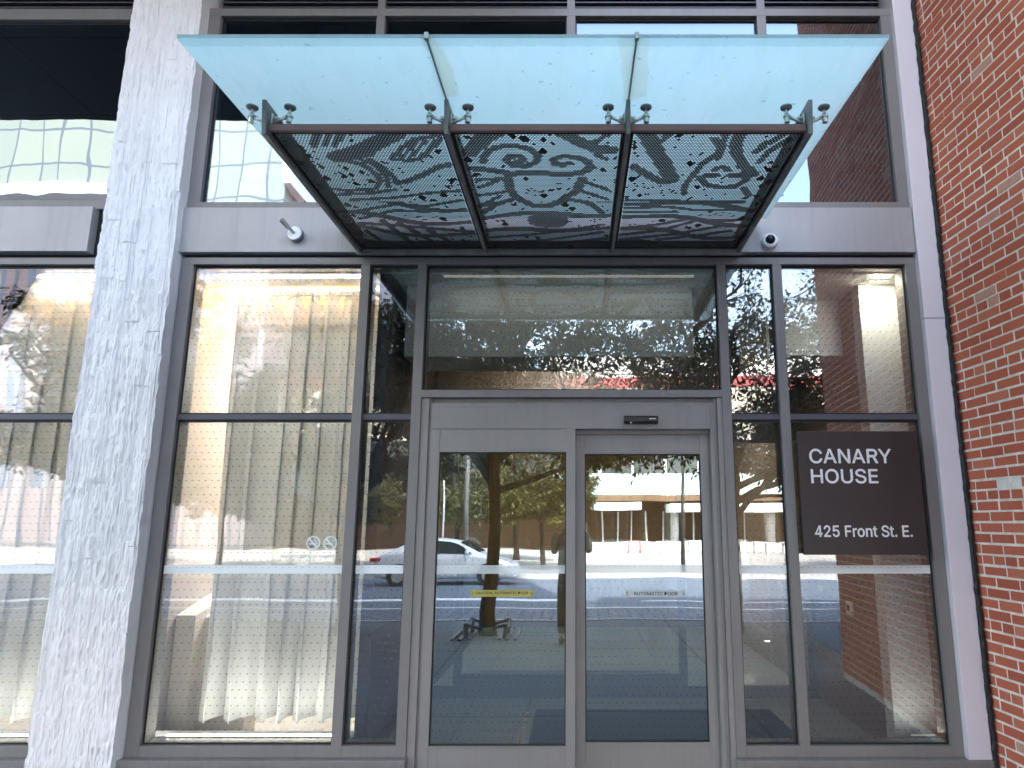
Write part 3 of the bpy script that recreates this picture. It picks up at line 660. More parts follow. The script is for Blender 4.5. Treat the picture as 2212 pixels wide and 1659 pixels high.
def perforated(i):
    x0, x1 = FX[i]+.016, FX[i+1]-.016; y0, y1, z = -1.560, -.062, 3.500
    px, py = .0168, .01455
    rng = np.random.default_rng(30+i)
    ny = int((y1-y0-.03)/py); nx = int((x1-x0-.02)/px)
    cx = []; 
    for r in range(ny):
        for c in range(nx - (r % 2)):
            cx.append((x0+.012+px*(c+.5+(r % 2)*.5), y0+.018+py*(r+.5)))
    P_ = np.array(cx); rad = np.full(len(P_), .0073)
    for wd, pl in FEAT:
        for (ax, ay), (bx_, by) in zip(pl[:-1], pl[1:]):
            d = np.array([bx_-ax, by-ay]); L2 = max(1e-9, d@d); q = P_-np.array([ax, ay]); tt = np.clip((q@d)/L2, 0, 1)
            dist = np.linalg.norm(q-tt[:, None]*d, axis=1); rad[dist < wd*.58] = .0036
    yy = P_[:,1]; ff = np.sin(yy*30+2.2*np.sin(P_[:,0]*2.6+i)+1.5*np.sin(P_[:,0]*6.1+yy*4)); rad[(yy > -.80) & (ff > .62)] = .0037
    # closed spots where nothing is punched
    for k in range(300):
        sx, sy = x0+rng.random()*(x1-x0), y0+rng.random()*(y1-y0); rr = rng.choice([.008, .009, .016, .022], p=[.45, .3, .18, .07])
        msk = np.hypot(P_[:,0]-sx, (P_[:,1]-sy)*.8) < rr
        if (rad[np.hypot(P_[:,0]-sx, P_[:,1]-sy) < .05] > .006).mean() > .7: rad[msk] = 0
    n = len(P_); A = np.arange(6)*np.pi/3+np.pi/6
    R0 = py/1.5*1.003
    ox = np.cos(A)*px/math.sqrt(3); oy = np.sin(A)*R0
    V = []; F = []
    outer = np.stack([P_[:,0,None]+ox, P_[:,1,None]+oy, np.full((n,6), z)], -1)
    rr = rad
    inner = np.stack([P_[:,0,None]+np.cos(A)*rr[:,None], P_[:,1,None]+np.sin(A)*rr[:,None], np.full((n,6), z)], -1)
    V = np.concatenate([outer, inner], 1).reshape(-1, 3)
    base = np.arange(n)*12
    op = rad > 0
    b = base[op]; k = np.arange(6); k2 = (k+1) % 6
    Q = np.stack([b[:,None]+k, b[:,None]+6+k, b[:,None]+6+k2, b[:,None]+k2], -1).reshape(-1, 4)
    H_ = (base[~op][:,None]+np.arange(6)[::-1])
    # punched wall of each hole, so slanting views close up
    top = inner[op].copy(); top[...,2] += .0010; nb = len(V); V = np.concatenate([V, top.reshape(-1, 3)])
    tb = nb+np.arange(len(b))*6
    W_ = np.stack([b[:,None]+6+k, b[:,None]+6+k2, tb[:,None]+k2, tb[:,None]+k], -1).reshape(-1, 4)
    me = bpy.data.meshes.new('perforated_panel'); me.from_pydata(V.tolist(), [], Q.tolist()+H_.tolist()+W_.tolist()); me.update()
    o = link('perforated_panel', me, M['brown'], CN)
    m = MB()   # plain border of the sheet, and the turned-up edges
    ex0, ex1 = x0+.012+px*.0, x0+.012+px*nx
    m.box(x0, ex0+.003, y0, y1, z+.0006, z+.0022); m.box(ex1-.003, x1, y0, y1, z+.0006, z+.0022)
    m.box(x0, x1, y0, y0+.021, z+.0006, z+.0021); m.box(x0, x1, y0+.018+py*ny-.002, y1, z+.0006, z+.0021)
    m.build('panel_edge', M['brown'], o)
    s_ = MB(); s_.box(x0, x0+.003, y0+.03, y1, z+.0023, z+.120); s_.box(x1-.003, x1, y0+.03, y1, z+.0023, z+.120); s_.box(x0+.0031, x1-.0031, y1-.003, y1, z+.0023, z+.060)
    s_.build('panel_flange', M['brown'], o)
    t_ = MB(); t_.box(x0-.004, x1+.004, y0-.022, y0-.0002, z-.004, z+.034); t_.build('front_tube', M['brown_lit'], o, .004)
for i in range(3): perforated(i)
bx('wall_channel', FX[0]-.02, FX[3]+.02, -.060, -.033, 3.458, 3.4965, M['fin'], CN, .002)

# ================================================================== things fixed to the facade
sg = thing('name_sign', 'square dark brown sign with white lettering CANARY HOUSE 425 Front St. E.', 'sign', (1.885, -.04, 1.80))
bx('sign_panel', 1.483, 2.288, -.072, -.050, 1.392, 2.198, M['sign'], sg, .0015)
for x in (1.53, 2.24):
    for z in (1.44, 2.15): m = MB(); m.tube([(x,-.050,z),(x,.0335,z)], .010, 10); m.build('standoff', M['steel'], sg)
text('lettering', 'CANARY', .12, .542, 1.557, -.0735, 1.984, M['letter'], sg, .003, .0024, h=.094)
text('lettering', 'HOUSE', .12, .440, 1.560, -.0735, 1.852, M['letter'], sg, .003, .0024, h=.092)
text('lettering', '425 Front St. E.', .1, .634, 1.560, -.0735, 1.506, M['letter'], sg, .003, .0022, h=.072)

sc_ = thing('security_camera', 'small white dome security camera on the grey fascia right of the canopy', 'camera', (1.385, -.032, 3.555))
C0 = Vector((1.385, -.032, 3.558)); ax = Vector((-.12, -1, .05)).normalized()
m = MB(); m.tube([C0, C0+ax*.045, C0+ax*.052], [.058,.055,.046], 28); m.build('housing', M['plastic'], sc_, .002)
m = MB(); c1 = C0+ax*.050; m.tube([c1+ax*(.034*math.sin(q)) for q in np.linspace(0, 1.5, 8)], [.034*math.cos(q)+.0005 for q in np.linspace(0, 1.5, 8)], 24)
M['lens'] = simple('camera_dome', (.008,.008,.009), .05, 0, .05, 3); m.build('dome', M['lens'], sc_, 0, True)

bc = thing('wall_flasher', 'round white alarm flasher with a rod sticking out on the fascia left of the canopy', 'alarm', (-2.0, -.032, 3.60))
C0 = Vector((-1.99, -.032, 3.610)); ax = Vector((-.10, -1, .02)).normalized()
m = MB(); m.tube([C0, C0+ax*.040], [.052,.055], 28); m.build('base', M['fin'], bc, .002)
m = MB(); m.tube([C0+ax*.0402, C0+ax*.050], [.053,.050], 28); m.build('face_plate', M['plastic'], bc, .002)
m = MB(); a0 = C0+ax*.050; d = Vector((-.52,-1,.55)).normalized(); m.tube([a0, a0+d*.055], .011, 8); m.tube([a0+d*.056, a0+d*.125], .018, 6); m.build('rod', M['steel'], bc)

sn = thing('door_sensor', 'black motion sensor bar on the grey door header', 'sensor', (.446, 0, 2.28))
m = MB(); m.prism([(.004,2.254),(-.030,2.256),(-.044,2.268),(-.044,2.300),(-.036,2.309),(.004,2.309)], .332, .560); m.build('housing', M['black'], sn, .004)
bx('logo_plate', .500, .545, -.0452, -.0442, 2.284, 2.289, M['steel'], sn, 0)
bx('lens', .372, .379, -.040, -.030, 2.2575, 2.266, M['plastic'], sn, 0)

th_ = thing('thermostat', 'small white thermostat on the brown lobby wall behind the right-hand window', 'thermostat', (2.175, 1.02, .94))
bx('housing', 2.155, 2.179, .96, 1.08, .885, .985, M['plastic'], th_, .006); bx('display', 2.1535, 2.1548, 1.00, 1.05, .915, .955, M['black'], th_, 0)
nb = thing('notice_board', 'tall blue board on the brown wall inside the right-hand window', 'notice board', (2.17, 1.6, 1.0))
bx('panel', 2.160, 2.179, 1.28, 1.95, .55, 1.30, M['blue'], nb, .002); bx('paper', 2.1585, 2.1598, 1.60, 1.70, 1.0, 1.05, M['white'], nb, 0)
tag(bx('door_mat', -.33, 1.62, .55, 1.50, .0605, .072, M['mat']), 'dark ribbed mat on the vestibule floor behind the sliding doors', 'mat')
tag(bx('door_mat', -1.0, .95, 2.15, 3.05, .0605, .072, M['mat']), 'dark mat on the floor beyond the inner doors', 'mat')

def curtain(name, x0, x1, y, z0, z1, label, seed, pitch=.165):
    rng = random.Random(seed); nx = int((x1-x0)/pitch*16); nz = 34; m = MB(); ph = [rng.uniform(-.6,.6) for _ in range(40)]; am = [rng.uniform(.7,1.25) for _ in range(40)]
    for th in (0,):
        for j in range(nz):
            f = j/(nz-1); z = z0+(z1-z0)*f
            for i in range(nx):
                x = x0+(x1-x0)*i/(nx-1); k = (x-x0)/pitch; k += .20*math.sin(k*.9+seed)+.10*math.sin(k*2.3+seed*2); kk = int(max(0, k)); wv = k*2*math.pi
                A = (.078*am[kk % 40])*(1.0-.25*f)
                yy = y+A*math.sin(wv+.5*ph[kk % 40]*(1-f))+.016*math.sin(wv*2+ph[(kk+3) % 40])+.01*math.sin(x*3+seed)
                xx = x+.020*math.sin(wv*2)*(1-.3*f)+.012*math.sin(z*1.3+kk)*(1-f)
                m.v.append((xx, yy, z+.012*math.sin(wv+1)*(1-f)))
    for j in range(nz-1):
        for i in range(nx-1): a = j*nx+i; m.f.append((a, a+1, a+nx+1, a+nx))
    t = thing(name, label, 'curtain', ((x0+x1)/2, y, z0)); o = m.build('fabric', M['curtain'], t, 0, True)
    sm = o.modifiers.new('thickness', 'SOLIDIFY'); sm.thickness = .0015
    hm = MB(); n2 = nx
    for zf in (0, .095):
        for i in range(nx):
            v = m.v[i]; hm.v.append((v[0], v[1]-.0025, v[2]+zf+.002))
    for i in range(nx-1): hm.f.append((i, i+1, i+1+nx, i+nx))
    hm.build('hem', M['curtain'], t, 0, True)
    r = MB(); r.box(x0, x1, y-.02, y+.02, z1-.005, z1+.03); r.build('rail', M['white'], t)
    return t
curtain('curtain', -2.66, -1.50, .46, .262, 3.33, 'off-white pleated curtain behind the window with the no-smoking mark', 2, .165)
curtain('curtain', -6.6, -3.30, .40, .275, 3.33, 'off-white pleated curtain behind the window left of the concrete pier', 5, .16)

# ------------------------------------------------------------------ lit lamps of the lobby and added fill lights
def area(name, x, y, z, sx, sy, power, col, rot=(0,0,0)):
    l = bpy.data.lights.new(name, 'AREA'); l.shape = 'RECTANGLE'; l.size = sx; l.size_y = sy; l.energy = power; l.color = col
    o = bpy.data.objects.new(name, l); COL.objects.link(o); o.location = (x, y, z); o.rotation_euler = rot; return o
M['lamp'] = emit('lamp_warm', (1, .55, .18), 1.6); M['fill_lens'] = emit('fill_dim', (1, .92, .80), .03)  # the dim one is only for lenses of added fill lights
M['lampw'] = emit('lamp_white', (1, .90, .76), 2.5)
def cove(x0, x1, y, z, label, power):
    t = thing('cove_light', label, 'light', ((x0+x1)/2, y, z))
    bx('led_strip', x0, x1, y-.008, y+.008, z, z+.006, M['lamp'], t, 0)
    bx('shelf', x0, x1, y-.04, y+.10, z-.03, z-.002, M['white'], t, 0)
    area('cove_lamp', (x0+x1)/2, y+.02, z+.02, x1-x0, .03, power, (1, .38, .05), (R(180-35), 0, 0)).parent = None
cove(-2.62, -1.60, .60, 3.10, 'warm light strip behind the top of the curtain by the entrance', 8)
cove(-6.6, -3.30, .53, 3.12, 'warm light strip behind the top of the curtain left of the pier', 19)
def downlight(x, y, label, power, col=(1, .92, .82), mat='lampw'):
    t = thing('ceiling_light', label, 'light', (x, y, 3.395), 'round downlights in the lobby ceiling')
    m = MB(); n = 20
    m.tube([(x,y,3.396),(x,y,3.399)], .055, n); m.build('trim', M['white'], t)
    m = MB(); m.tube([(x,y,3.3925),(x,y,3.3955)], .040, n); m.build('diffuser', M[mat], t)
    l = bpy.data.lights.new('downlight_lamp', 'SPOT'); l.energy = power; l.color = col; l.spot_size = R(150); l.spot_blend = .8; l.shadow_soft_size = .05
    o = bpy.data.objects.new('downlight_lamp', l); COL.objects.link(o); o.location = (x, y, 3.385)
LP = [(-2.1, 1.35, 'downlight just behind the curtain beside the entrance', 4), (-2.2, 3.4, 'downlight deep in the lobby behind the curtained window', 14),
      (-4.6, 1.3, 'downlight behind the curtain left of the pier', 4), (-6.0, 1.6, 'downlight at the far left end of the lobby', 10),
      (-.1, 1.3, 'downlight in the vestibule ceiling over the sliding doors', 9), (1.05, 3.6, 'downlight beyond the inner doors on the right', 22),
      (-.8, 4.2, 'downlight beyond the inner doors on the left', 22)]
LP += [(-.75, 5.6, 'downlight washing the wooden back wall on the left', 6), (.9, 5.6, 'downlight washing the wooden back wall on the right', 6)]
for x, y, lb, p in LP: downlight(x, y, lb, p)
for x, lb in ((-2.25, 'added square fill light panel deep in the lobby behind the curtain beside the entrance'), (-4.8, 'added square fill light panel deep in the lobby behind the curtain left of the pier')):
    t = thing('added_fill_panel', lb, 'light', (x, 2.3, 3.39)); bx('diffuser', x-.45, x+.45, 1.9, 2.8, 3.385, 3.399, M['lampw'], t, 0)  # fill panel added to light the curtains evenly from behind
    area('fill_panel_lamp', x, 2.35, 3.37, .9, .9, 46, (1, .96, .92), (R(-22), 0, 0))
t = thing('added_glow_bar', 'added long warm glowing bar over the vestibule floor', 'light', (-.42, 1.1, 3.38))
bx('diffuser', -.44, -.40, 1.05, 1.85, 3.385, 3.398, M['lamp'], t, 0)  # glowing bar added for its reflection in the glossy floor
def wash_fill(x0, x1, label, power, lens='lampw'):  # added fill from above, brightens curtains, bulkhead and white pier
    t = thing('added_wash_fill', label, 'light', ((x0+x1)/2, .25, 3.39))
    bx('diffuser', x0, x1, .20, .222, 3.388, 3.399, M[lens], t, 0)
    area('wash_fill_lamp', (x0+x1)/2, .235, 3.375, x1-x0, .05, power, (1, .90, .74), (R(12), 0, 0))
wash_fill(-2.66, -1.56, 'added slim fill light at the ceiling before the curtain beside the entrance', .06)
wash_fill(-.98, .88, 'added slim dim fill light over the transom window of the doorway', .07, 'fill_lens')
def added_sill_fill(x0, x1, label, power, lens='lampw'):  # added fill from below, evens the light on curtains and white pier
    t = thing('added_sill_fill', label, 'light', ((x0+x1)/2, .19, .24))
    bx('lens', x0, x1, .178, .196, .2355, .241, M[lens], t, 0)
    area('sill_fill_lamp', (x0+x1)/2, .19, .25, x1-x0, .03, power, (1, .97, .92), (R(180-14), 0, 0))
added_sill_fill(-2.66, -1.56, 'added slim fill light along the inner sill below the curtain beside the entrance', .5)
added_sill_fill(-6.6, -3.42, 'added slim fill light along the inner sill below the curtain left of the pier', 1.1)
added_sill_fill(2.19, 2.34, 'added short fill light on the floor before the white pier inside', .04, 'fill_lens')
wash_fill(2.20, 2.34, 'added short fill light at the ceiling before the white pier inside', .36)
wash_fill(-6.6, -3.42, 'added slim fill light at the ceiling before the curtain left of the pier', .3)
# ================================================================== brick building to the right
BB = thing('brick_building', 'red brick building with cream mortar joints at the right edge', 'building', (2.62, 0, 0))
WA = math.atan(.07); L = 2.96
def brick_wall(x0, y0, dx, dy, ln, zmax, name, seed):
    """bricks as separate blocks on a mortar plane; origin (x0,y0), running along (dx,dy); outward normal is (dy... ) to the left"""
    nx_, ny_ = dy, -dx                 # outward normal
    rng = np.random.default_rng(seed); V = []; F = []; SH = []
    ch = .067; bw, bh, mj = .203, .056, .011; off0 = 2.17-.0285-ch*36
    nr = int(zmax/ch)
    for r in range(-3, nr):
        z = off0+ch*(r+4); 
        if z < .02 or z > zmax: continue
        hdr = (r+4) % 6 == 0
        wv = .0985 if hdr else bw; s = -rng.random()*.02-(.0 if hdr else (wv+mj)*.5*((r) % 2))
        weather = z > 3.9
        while s < ln:
            a = max(s, 0); b = min(s+wv, ln)
            if b-a > .02:
                o = rng.normal(0, .0010)+.0028; dz0, dz1 = rng.normal(0, .0012, 2); sh = float(np.clip(rng.beta(2.4, 2.6)+(.25 if rng.random() < .03 else 0), 0, 1))
                if rng.random() < .006: sh = 1.0
                da, db = rng.normal(0, .001, 2); k = len(V); t0 = .0022
                za, zb = z+dz0, z+bh+dz1; a2, b2 = a+da, b+db
                for (s1, zz, oo) in ((a2, za, -.01), (b2, za, -.01), (b2, zb, -.01), (a2, zb, -.01), (a2+t0, za+t0, o), (b2-t0, za+t0, o), (b2-t0, zb-t0, o), (a2+t0, zb-t0, o)):
                    V.append((x0+dx*s1+nx_*oo, y0+dy*s1+ny_*oo, zz)); SH.append(sh)
                F += [(k+4,k+5,k+6,k+7),(k,k+1,k+5,k+4),(k+1,k+2,k+6,k+5),(k+2,k+3,k+7,k+6),(k+3,k,k+4,k+7)]
            s += wv+mj*rng.uniform(.8, 1.2)
    me = bpy.data.meshes.new(name); me.from_pydata(V, [], F); me.update()
    at = me.attributes.new('shade', 'FLOAT', 'POINT'); at.data.foreach_set('value', SH)
    b_ = bmesh.new(); b_.from_mesh(me); bmesh.ops.recalc_face_normals(b_, faces=b_.faces); b_.to_mesh(me); b_.free()
    return link(name, me, M['brick'], BB)
dx, dy = math.sin(WA), -math.cos(WA)
X0 = 2.612
brick_wall(X0, -.02, dx, dy, L, 11.0, 'brick_face', 3)
X1, Y1 = X0+dx*L, -.02+dy*L
brick_wall(X1, Y1, math.cos(WA), math.sin(WA), 6.0, 11.0, 'brick_face', 8)
nx_, ny_ = dy, -dx
m = MB(); p0 = (X0, -.02); p1 = (X1, Y1); p2 = (X1+6.2*math.cos(WA), Y1+6.2*math.sin(WA)); p3 = (9.5, 12); p4 = (2.615, 12)
m.prism([p0, p4, p3, p2, p1][::-1], 0, 11.3, 'z'); m.build('mortar_bed', M['mortar'], BB, fixn=True)
m = MB(); rng = random.Random(1); pts = []; 
for i in range(160): pts.append((2.588+.006*rng.uniform(-1,1), -.052+.004*rng.uniform(-1,1), .06+i*.040))
m.tube(pts, [.013+.005*rng.random() for _ in pts], 7); m.build('sealant', M['gasket'], BB)

# ================================================================== street trees
def make_tree(seed, hgt, z_fork, crown_r, n_limb, n_leaf, leaf_size, trunk_r, lean=0.0, zlow=None, cut=None):
    cs = (math.sin(cut[0]), math.cos(cut[0]), cut[1]) if cut else (0, 0, 1)
    clear = lambda p: p.x*p.x+p.y*p.y < 5.3+1.1*max(0, p.z-3) and (not cut or p.x*cs[0]+p.y*cs[1] < cs[2])
    rng = random.Random(seed); nr = np.random.default_rng(seed)
    wood = MB(); twigs = []
    tp = [Vector((0,0,-.05))]; n = 9
    for i in range(1, n+1):
        f = i/n; tp.append(Vector((lean*f*f+.05*math.sin(f*6+seed), .04*math.sin(f*5+seed*2), z_fork*f)))
    wood.tube(tp, [trunk_r*(1.35 if i == 0 else 1.0-.28*i/n)*(1+.06*math.sin(i*2.3+seed)) for i in range(n+1)], 12, True)
    def branch(p, d, ln, r, lvl):
        pts = [p]; q = p; dd = d; k = 5
        for i in range(k):
            dd = (dd+Vector((rng.uniform(-1,1), rng.uniform(-1,1), rng.uniform(-.7,.8)))*.20).normalized()
            q = q+dd*ln/k
            if not clear(q): q = pts[-1]+Vector((0, 0, .03)); dd = Vector((-pts[-1].x, -pts[-1].y, 1.2)).normalized()
            pts.append(q)
        wood.tube(pts, [max(.003, r*(1-.72*i/k)) for i in range(k+1)], 7 if lvl < 2 else 4, False)
        if lvl >= 1: twigs.append(pts)
        if lvl < 3:
            m = (6, 5, 4)[lvl]
            for i in range(m):
                f = .25+.75*(i+rng.random())/m; j = min(k-1, int(f*k)); pp = pts[j].lerp(pts[j+1], f*k-j)
                a = rng.uniform(0, 2*math.pi); side = Vector((math.cos(a), math.sin(a), rng.uniform(-.35,.45)))
                branch(pp, (dd*.55+side*.85).normalized(), ln*rng.uniform(.42,.62), r*.48, lvl+1)
    for i in range(n_limb):
        a = 2*math.pi*(i+.4*rng.random())/n_limb; f = .72+.28*rng.random(); j = min(n-1, int(f*n)); p = tp[j].lerp(tp[j+1], f*n-j)
        el = rng.uniform(.15, 1.05); d = Vector((math.cos(a)*math.cos(el), math.sin(a)*math.cos(el), math.sin(el)))
        branch(p, d, crown_r*rng.uniform(.75,1.0)*(1+.25*math.sin(el)), trunk_r*.5, 0)
    branch(tp[-1], Vector((.05,.02,1)), (hgt-z_fork)*.72, trunk_r*.7, 0)
    tm = bpy.data.meshes.new('trunk'); tm.from_pydata(wood.v, [], wood.f); tm.update(); tm.materials.append(M['bark']); tm.polygons.foreach_set('use_smooth', [True]*len(tm.polygons))
    V = []; F = []; SH = []
    tw = [t for t in twigs if t[-1].z > (zlow or 0)]
    per = max(1, n_leaf//len(tw))
    for t in tw:
        base = rng.random()
        for i in range(per):
            f = rng.random()*5; j = min(4, int(f)); p = t[j].lerp(t[j+1], f-j); d = (t[j+1]-t[j]).normalized()
            side = Vector((rng.uniform(-1,1), rng.uniform(-1,1), rng.uniform(-1.1,.4)))
            side = (side-d*side.dot(d)).normalized(); p = p+side*rng.uniform(.01,.13)
            ax = (side+d*.4+Vector((0,0,-.35))).normalized(); up = Vector((rng.uniform(-.6,.6), rng.uniform(-.6,.6), 1)); b = ax.cross(up).normalized(); nn = b.cross(ax)
            if not clear(p): continue
            L_ = leaf_size*rng.uniform(.6,1.25); W_ = L_*.24; k = len(V)
            V += [p, p+ax*L_*.5+b*W_-nn*W_*.25, p+ax*L_, p+ax*L_*.5-b*W_-nn*W_*.25, p+ax*L_*.5]
            F += [(k, k+1, k+4), (k+1, k+2, k+4), (k+2, k+3, k+4), (k+3, k, k+4)]; s = min(1, max(0, base*.6+rng.random()*.4)); SH += [s]*5
    lm = bpy.data.meshes.new('crown'); lm.from_pydata([tuple(v) for v in V], [], F); lm.update()
    at = lm.attributes.new('shade', 'FLOAT', 'POINT'); at.data.foreach_set('value', SH)
    return tm, lm
def place_tree(meshes, x, y, z, rz, label, leafmat='leaf', sc=1.0, group='street trees'):
    t = thing('street_tree', label, 'tree', (x, y, z), group, rz); t.scale = (sc,)*3
    for nm, me in zip(('trunk', 'crown'), meshes):
        o = bpy.data.objects.new(nm, me); COL.objects.link(o); o.parent = t
        if nm == 'crown':
            if not me.materials: me.materials.append(None)
            o.material_slots[0].link = 'OBJECT'; o.material_slots[0].material = M[leafmat]
    return t
tA = make_tree(11, 6.9, 2.75, 2.7, 8, 27000, .105, .112, .10, 2.2, (.4, 1.0))
tB = make_tree(23, 6.7, 2.3, 2.9, 8, 22000, .105, .115, -.1, 2.1)
tC = make_tree(37, 7.5, 2.6, 2.6, 6, 20000, .17, .12, .1, 1.6)
place_tree(tA, -1.26, -5.70, 0, .4, 'near street tree with a dark leaning trunk standing in a square grate')
place_tree(tB, 5.3, -6.2, 0, 1.2, 'street tree past the corner of the brick building whose leaves show against the sky')
place_tree(tB, 2.37, -6.05, 0, 2.6, 'street tree next to the right of the one with the square grate')
place_tree(tB, -3.45, -6.05, 0, 3.9, 'street tree mirrored in the narrow pane left of the doors')
place_tree(tA, -8.0, -6.9, 0, 2.2, 'street tree far to the left near the kerb')
place_tree(tA, 9.6, -6.4, 0, 5.1, 'street tree far to the right near the kerb')
far = [(-14.5,-24,.3,'leaf'), (-9.6,-25,1.7,'leaf2'), (-5.2,-26.5,2.9,'leaf2'), (-1.3,-24.5,4.1,'leaf2'), (-2.9,-31,.9,'leaf'), (12.8,-25,2.0,'leaf2'), (-19.5,-26,5,'leaf'), (-8.0,-33,1,'leaf'), (17.5,-27,3,'leaf')]
flab = ['fourth tree from the left across the road', 'tree across the road behind the rear of the car', 'tree across the road behind the middle of the car', 'yellowing tree across the road in the middle of the mirrored view',
        'tree standing deeper in the plaza behind the yellowing one', 'yellowing tree across the road to the right', 'leftmost tree across the road', 'tree deep in the plaza to the left', 'rightmost tree across the road']
for (x, y, rz, lf), lb in zip(far, flab): place_tree(tC, x, y, -.255, rz, lb, lf, .92 if lf == 'leaf2' else 1.05, 'trees across the road')
g = thing('tree_grate', 'low dark metal tree guard around the foot of the near street tree', 'tree guard', (-1.26, -5.70, 0))
m = MB()
for i in range(9):
    q = -.42+i*.105
    if abs(q) > .13: m.box(-1.26+q-.02, -1.26+q+.02, -6.12, -5.28, .002, .022)
m.box(-1.70,-1.66,-6.14,-5.26,.002,.03); m.box(-.86,-.82,-6.14,-5.26,.002,.03); m.build('grate', M['black'], g)
m = MB()
for sx, sy in ((-1,-1),(1,-1),(1,1),(-1,1)): m.tube([(-1.26+sx*.26,-5.70+sy*.26,.0),(-1.26+sx*.28,-5.70+sy*.28,.20)], .03, 8)
for k in range(4):
    q = [(-1,-1),(1,-1),(1,1),(-1,1)]; a, b = q[k], q[(k+1) % 4]
    m.tube([(-1.26+a[0]*.28,-5.70+a[1]*.28,.18),(-1.26+(a[0]+b[0])*.14,-5.70+(a[1]+b[1])*.14,.10),(-1.26+b[0]*.28,-5.70+b[1]*.28,.18)], .022, 8)
m.build('guard', M['black'], g)

# ================================================================== across the road
def tower_glass(name, a, b, refl, w=2.0, h=2.9, mull=(.16,.17,.18), ms=.09):
    t = NT(name); c = t.n('ShaderNodeTexCoord'); mp = t.n('ShaderNodeMapping'); mp.inputs['Rotation'].default_value = (R(90), 0, 0); t.l(c.outputs['Object'], mp.inputs[0])
    br = t.n('ShaderNodeTexBrick'); br.offset = 0; br.inputs['Scale'].default_value = 1; br.inputs['Brick Width'].default_value = w; br.inputs['Row Height'].default_value = h; br.inputs['Mortar Size'].default_value = ms
    br.inputs['Color1'].default_value = (*a, 1); br.inputs['Color2'].default_value = (*b, 1); br.inputs['Mortar'].default_value = (*mull, 1); br.inputs['Mortar Smooth'].default_value = 0
    t.l(mp.outputs[0], br.inputs[0]); t.pbr(br.outputs[0], .25, refl); return t.m
M['tower'] = tower_glass('tower_glazing', (.36,.36,.28), (.31,.32,.26), .0)
M['tower_blue'] = tower_glass('tower_blue_glazing', (.08,.11,.17), (.16,.18,.23), .2, 2.6, 3.2, (.26,.25,.27))
M['mauve'] = tower_glass('mauve_fins', (.20,.165,.18), (.24,.20,.21), 0, 1.0, 9, (.09,.10,.13), .12)
M['cream'] = simple('cream_cladding', (.62,.56,.46), .8, 0, .08, .8)
M['palewhite'] = simple('pale_cladding', (.74,.74,.72), .7, 0, .05, .8)
M['redband'] = simple('red_band', (.50,.09,.09), .6, 0, .08, 2)
M['darkglass'] = simple('dark_glazing', (.05,.06,.06), .15, 0, .3, .6)
M['brownrecess'] = simple('brown_recess', (.12,.065,.03), .7, 0, .3, 1.2, stretch=(1,1,.15))
M['teal'] = tower_glass('teal_band', (.45,.66,.62), (.55,.72,.70), .1, 1.2, 2.2, (.7,.75,.72), .05)
PB = thing('podium_building', 'sunlit pale low building with a red band across the road', 'building', (4, -45, -.25))
zb = -.25
bx('wall', -2.0, 40, -60, -45.0, 4.85, 7.4, M['darkglass'], PB, 0); bx('wall', -2.0, 40, -60, -44.9, 7.401, 11.2, M['cream'], PB, 0)
bx('red_band', -22, 40, -60, -44.8, 11.201, 11.9, M['redband'], PB, 0); bx('upper_wall', -2.0, 40, -60, -45.2, 11.901, 13.6, M['palewhite'], PB, 0)
bx('glass_band', -2.0, 40, -60, -43.4, 3.45, 4.849, M['teal'], PB, 0); bx('ceiling_slab', -22, 40, -60, -43.2, 3.05, 3.449, M['brownrecess'], PB, 0)
bx('recess_wall', -22, 40, -60, -47.5, zb, 3.049, M['brownrecess'], PB, 0)
bx('left_wall', -22, -2.01, -60, -45.0, 3.45, 7.4, M['darkglass'], PB, 0); bx('left_wall', -22, -2.01, -60, -45.0, 7.401, 11.2, M['cream'], PB, 0)
m = MB()
for i in range(16): m.box(-.8+i*2.4, -.62+i*2.4, -45.1, -44.95, 4.86, 7.39)
m.build('window_mullion', M['palewhite'], PB)
for i, x in enumerate((7.0, 13.6, 20.5, 27)): 
    m = MB(); m.tube([(x,-44.6,zb),(x,-44.6,3.05)], [.34,.30], 16); m.build('column', M['palewhite'], PB, 0, True)
for i in range(11):
    x = .6+i*1.12; bx('shopfront_post', x, x+.10, -45.3, -45.2, zb, 2.4, M['palewhite'], PB, 0)
bx('awning', 6.3, 15.2, -44.2, -41.8, 2.30, 2.85, M['palewhite'], PB, .02); bx('awning', 1.2, 4.6, -44.2, -42.6, 2.45, 2.95, M['palewhite'], PB, .02)
bx('low_wall', 1.0, 30, -43.0, -42.6, zb, .35, M['palewhite'], PB, .02)
for k in range(6):
    m = MB(); x = 3.2+k*1.9; y = -38.5-.5*(k % 2)
    m.box(x, x+.9, y-.35, y+.35, .45, .50); m.box(x+.05, x+.12, y-.25, y+.25, zb, .45); m.box(x+.78, x+.85, y-.25, y+.25, zb, .45)
    tag(m.build('plaza_table', M['palewhite'] if k % 3 else M['redband']), ('white' if k % 3 else 'red')+' low table on the plaza across the road, '+['nearest the car', 'second along', 'third along', 'fourth along', 'fifth along', 'farthest right'][k], 'table', 'tables on the plaza')
TW = thing('glass_tower', 'tall pale green glass tower reflected in the upper left windows', 'building', (-42, -45, zb))
bx('curtain_wall', -66, -22.6, -62, -45, 27.3, 64, M['tower'], TW, 0); bx('curtain_wall', -30.5, -22.6, -62, -45.01, 25.2, 27.299, M['tower'], TW, 0); bx('edge_frame', -66.3, -30.51, -62, -44.6, 26.3, 27.29, M['palewhite'], TW, 0); bx('edge_frame', -22.59, -21.9, -62, -44.6, 27.3, 64, M['palewhite'], TW, 0)
bx('base_wall', -64, -23.5, -61, -46, zb, 26.29, M['mauve'], TW, 0)
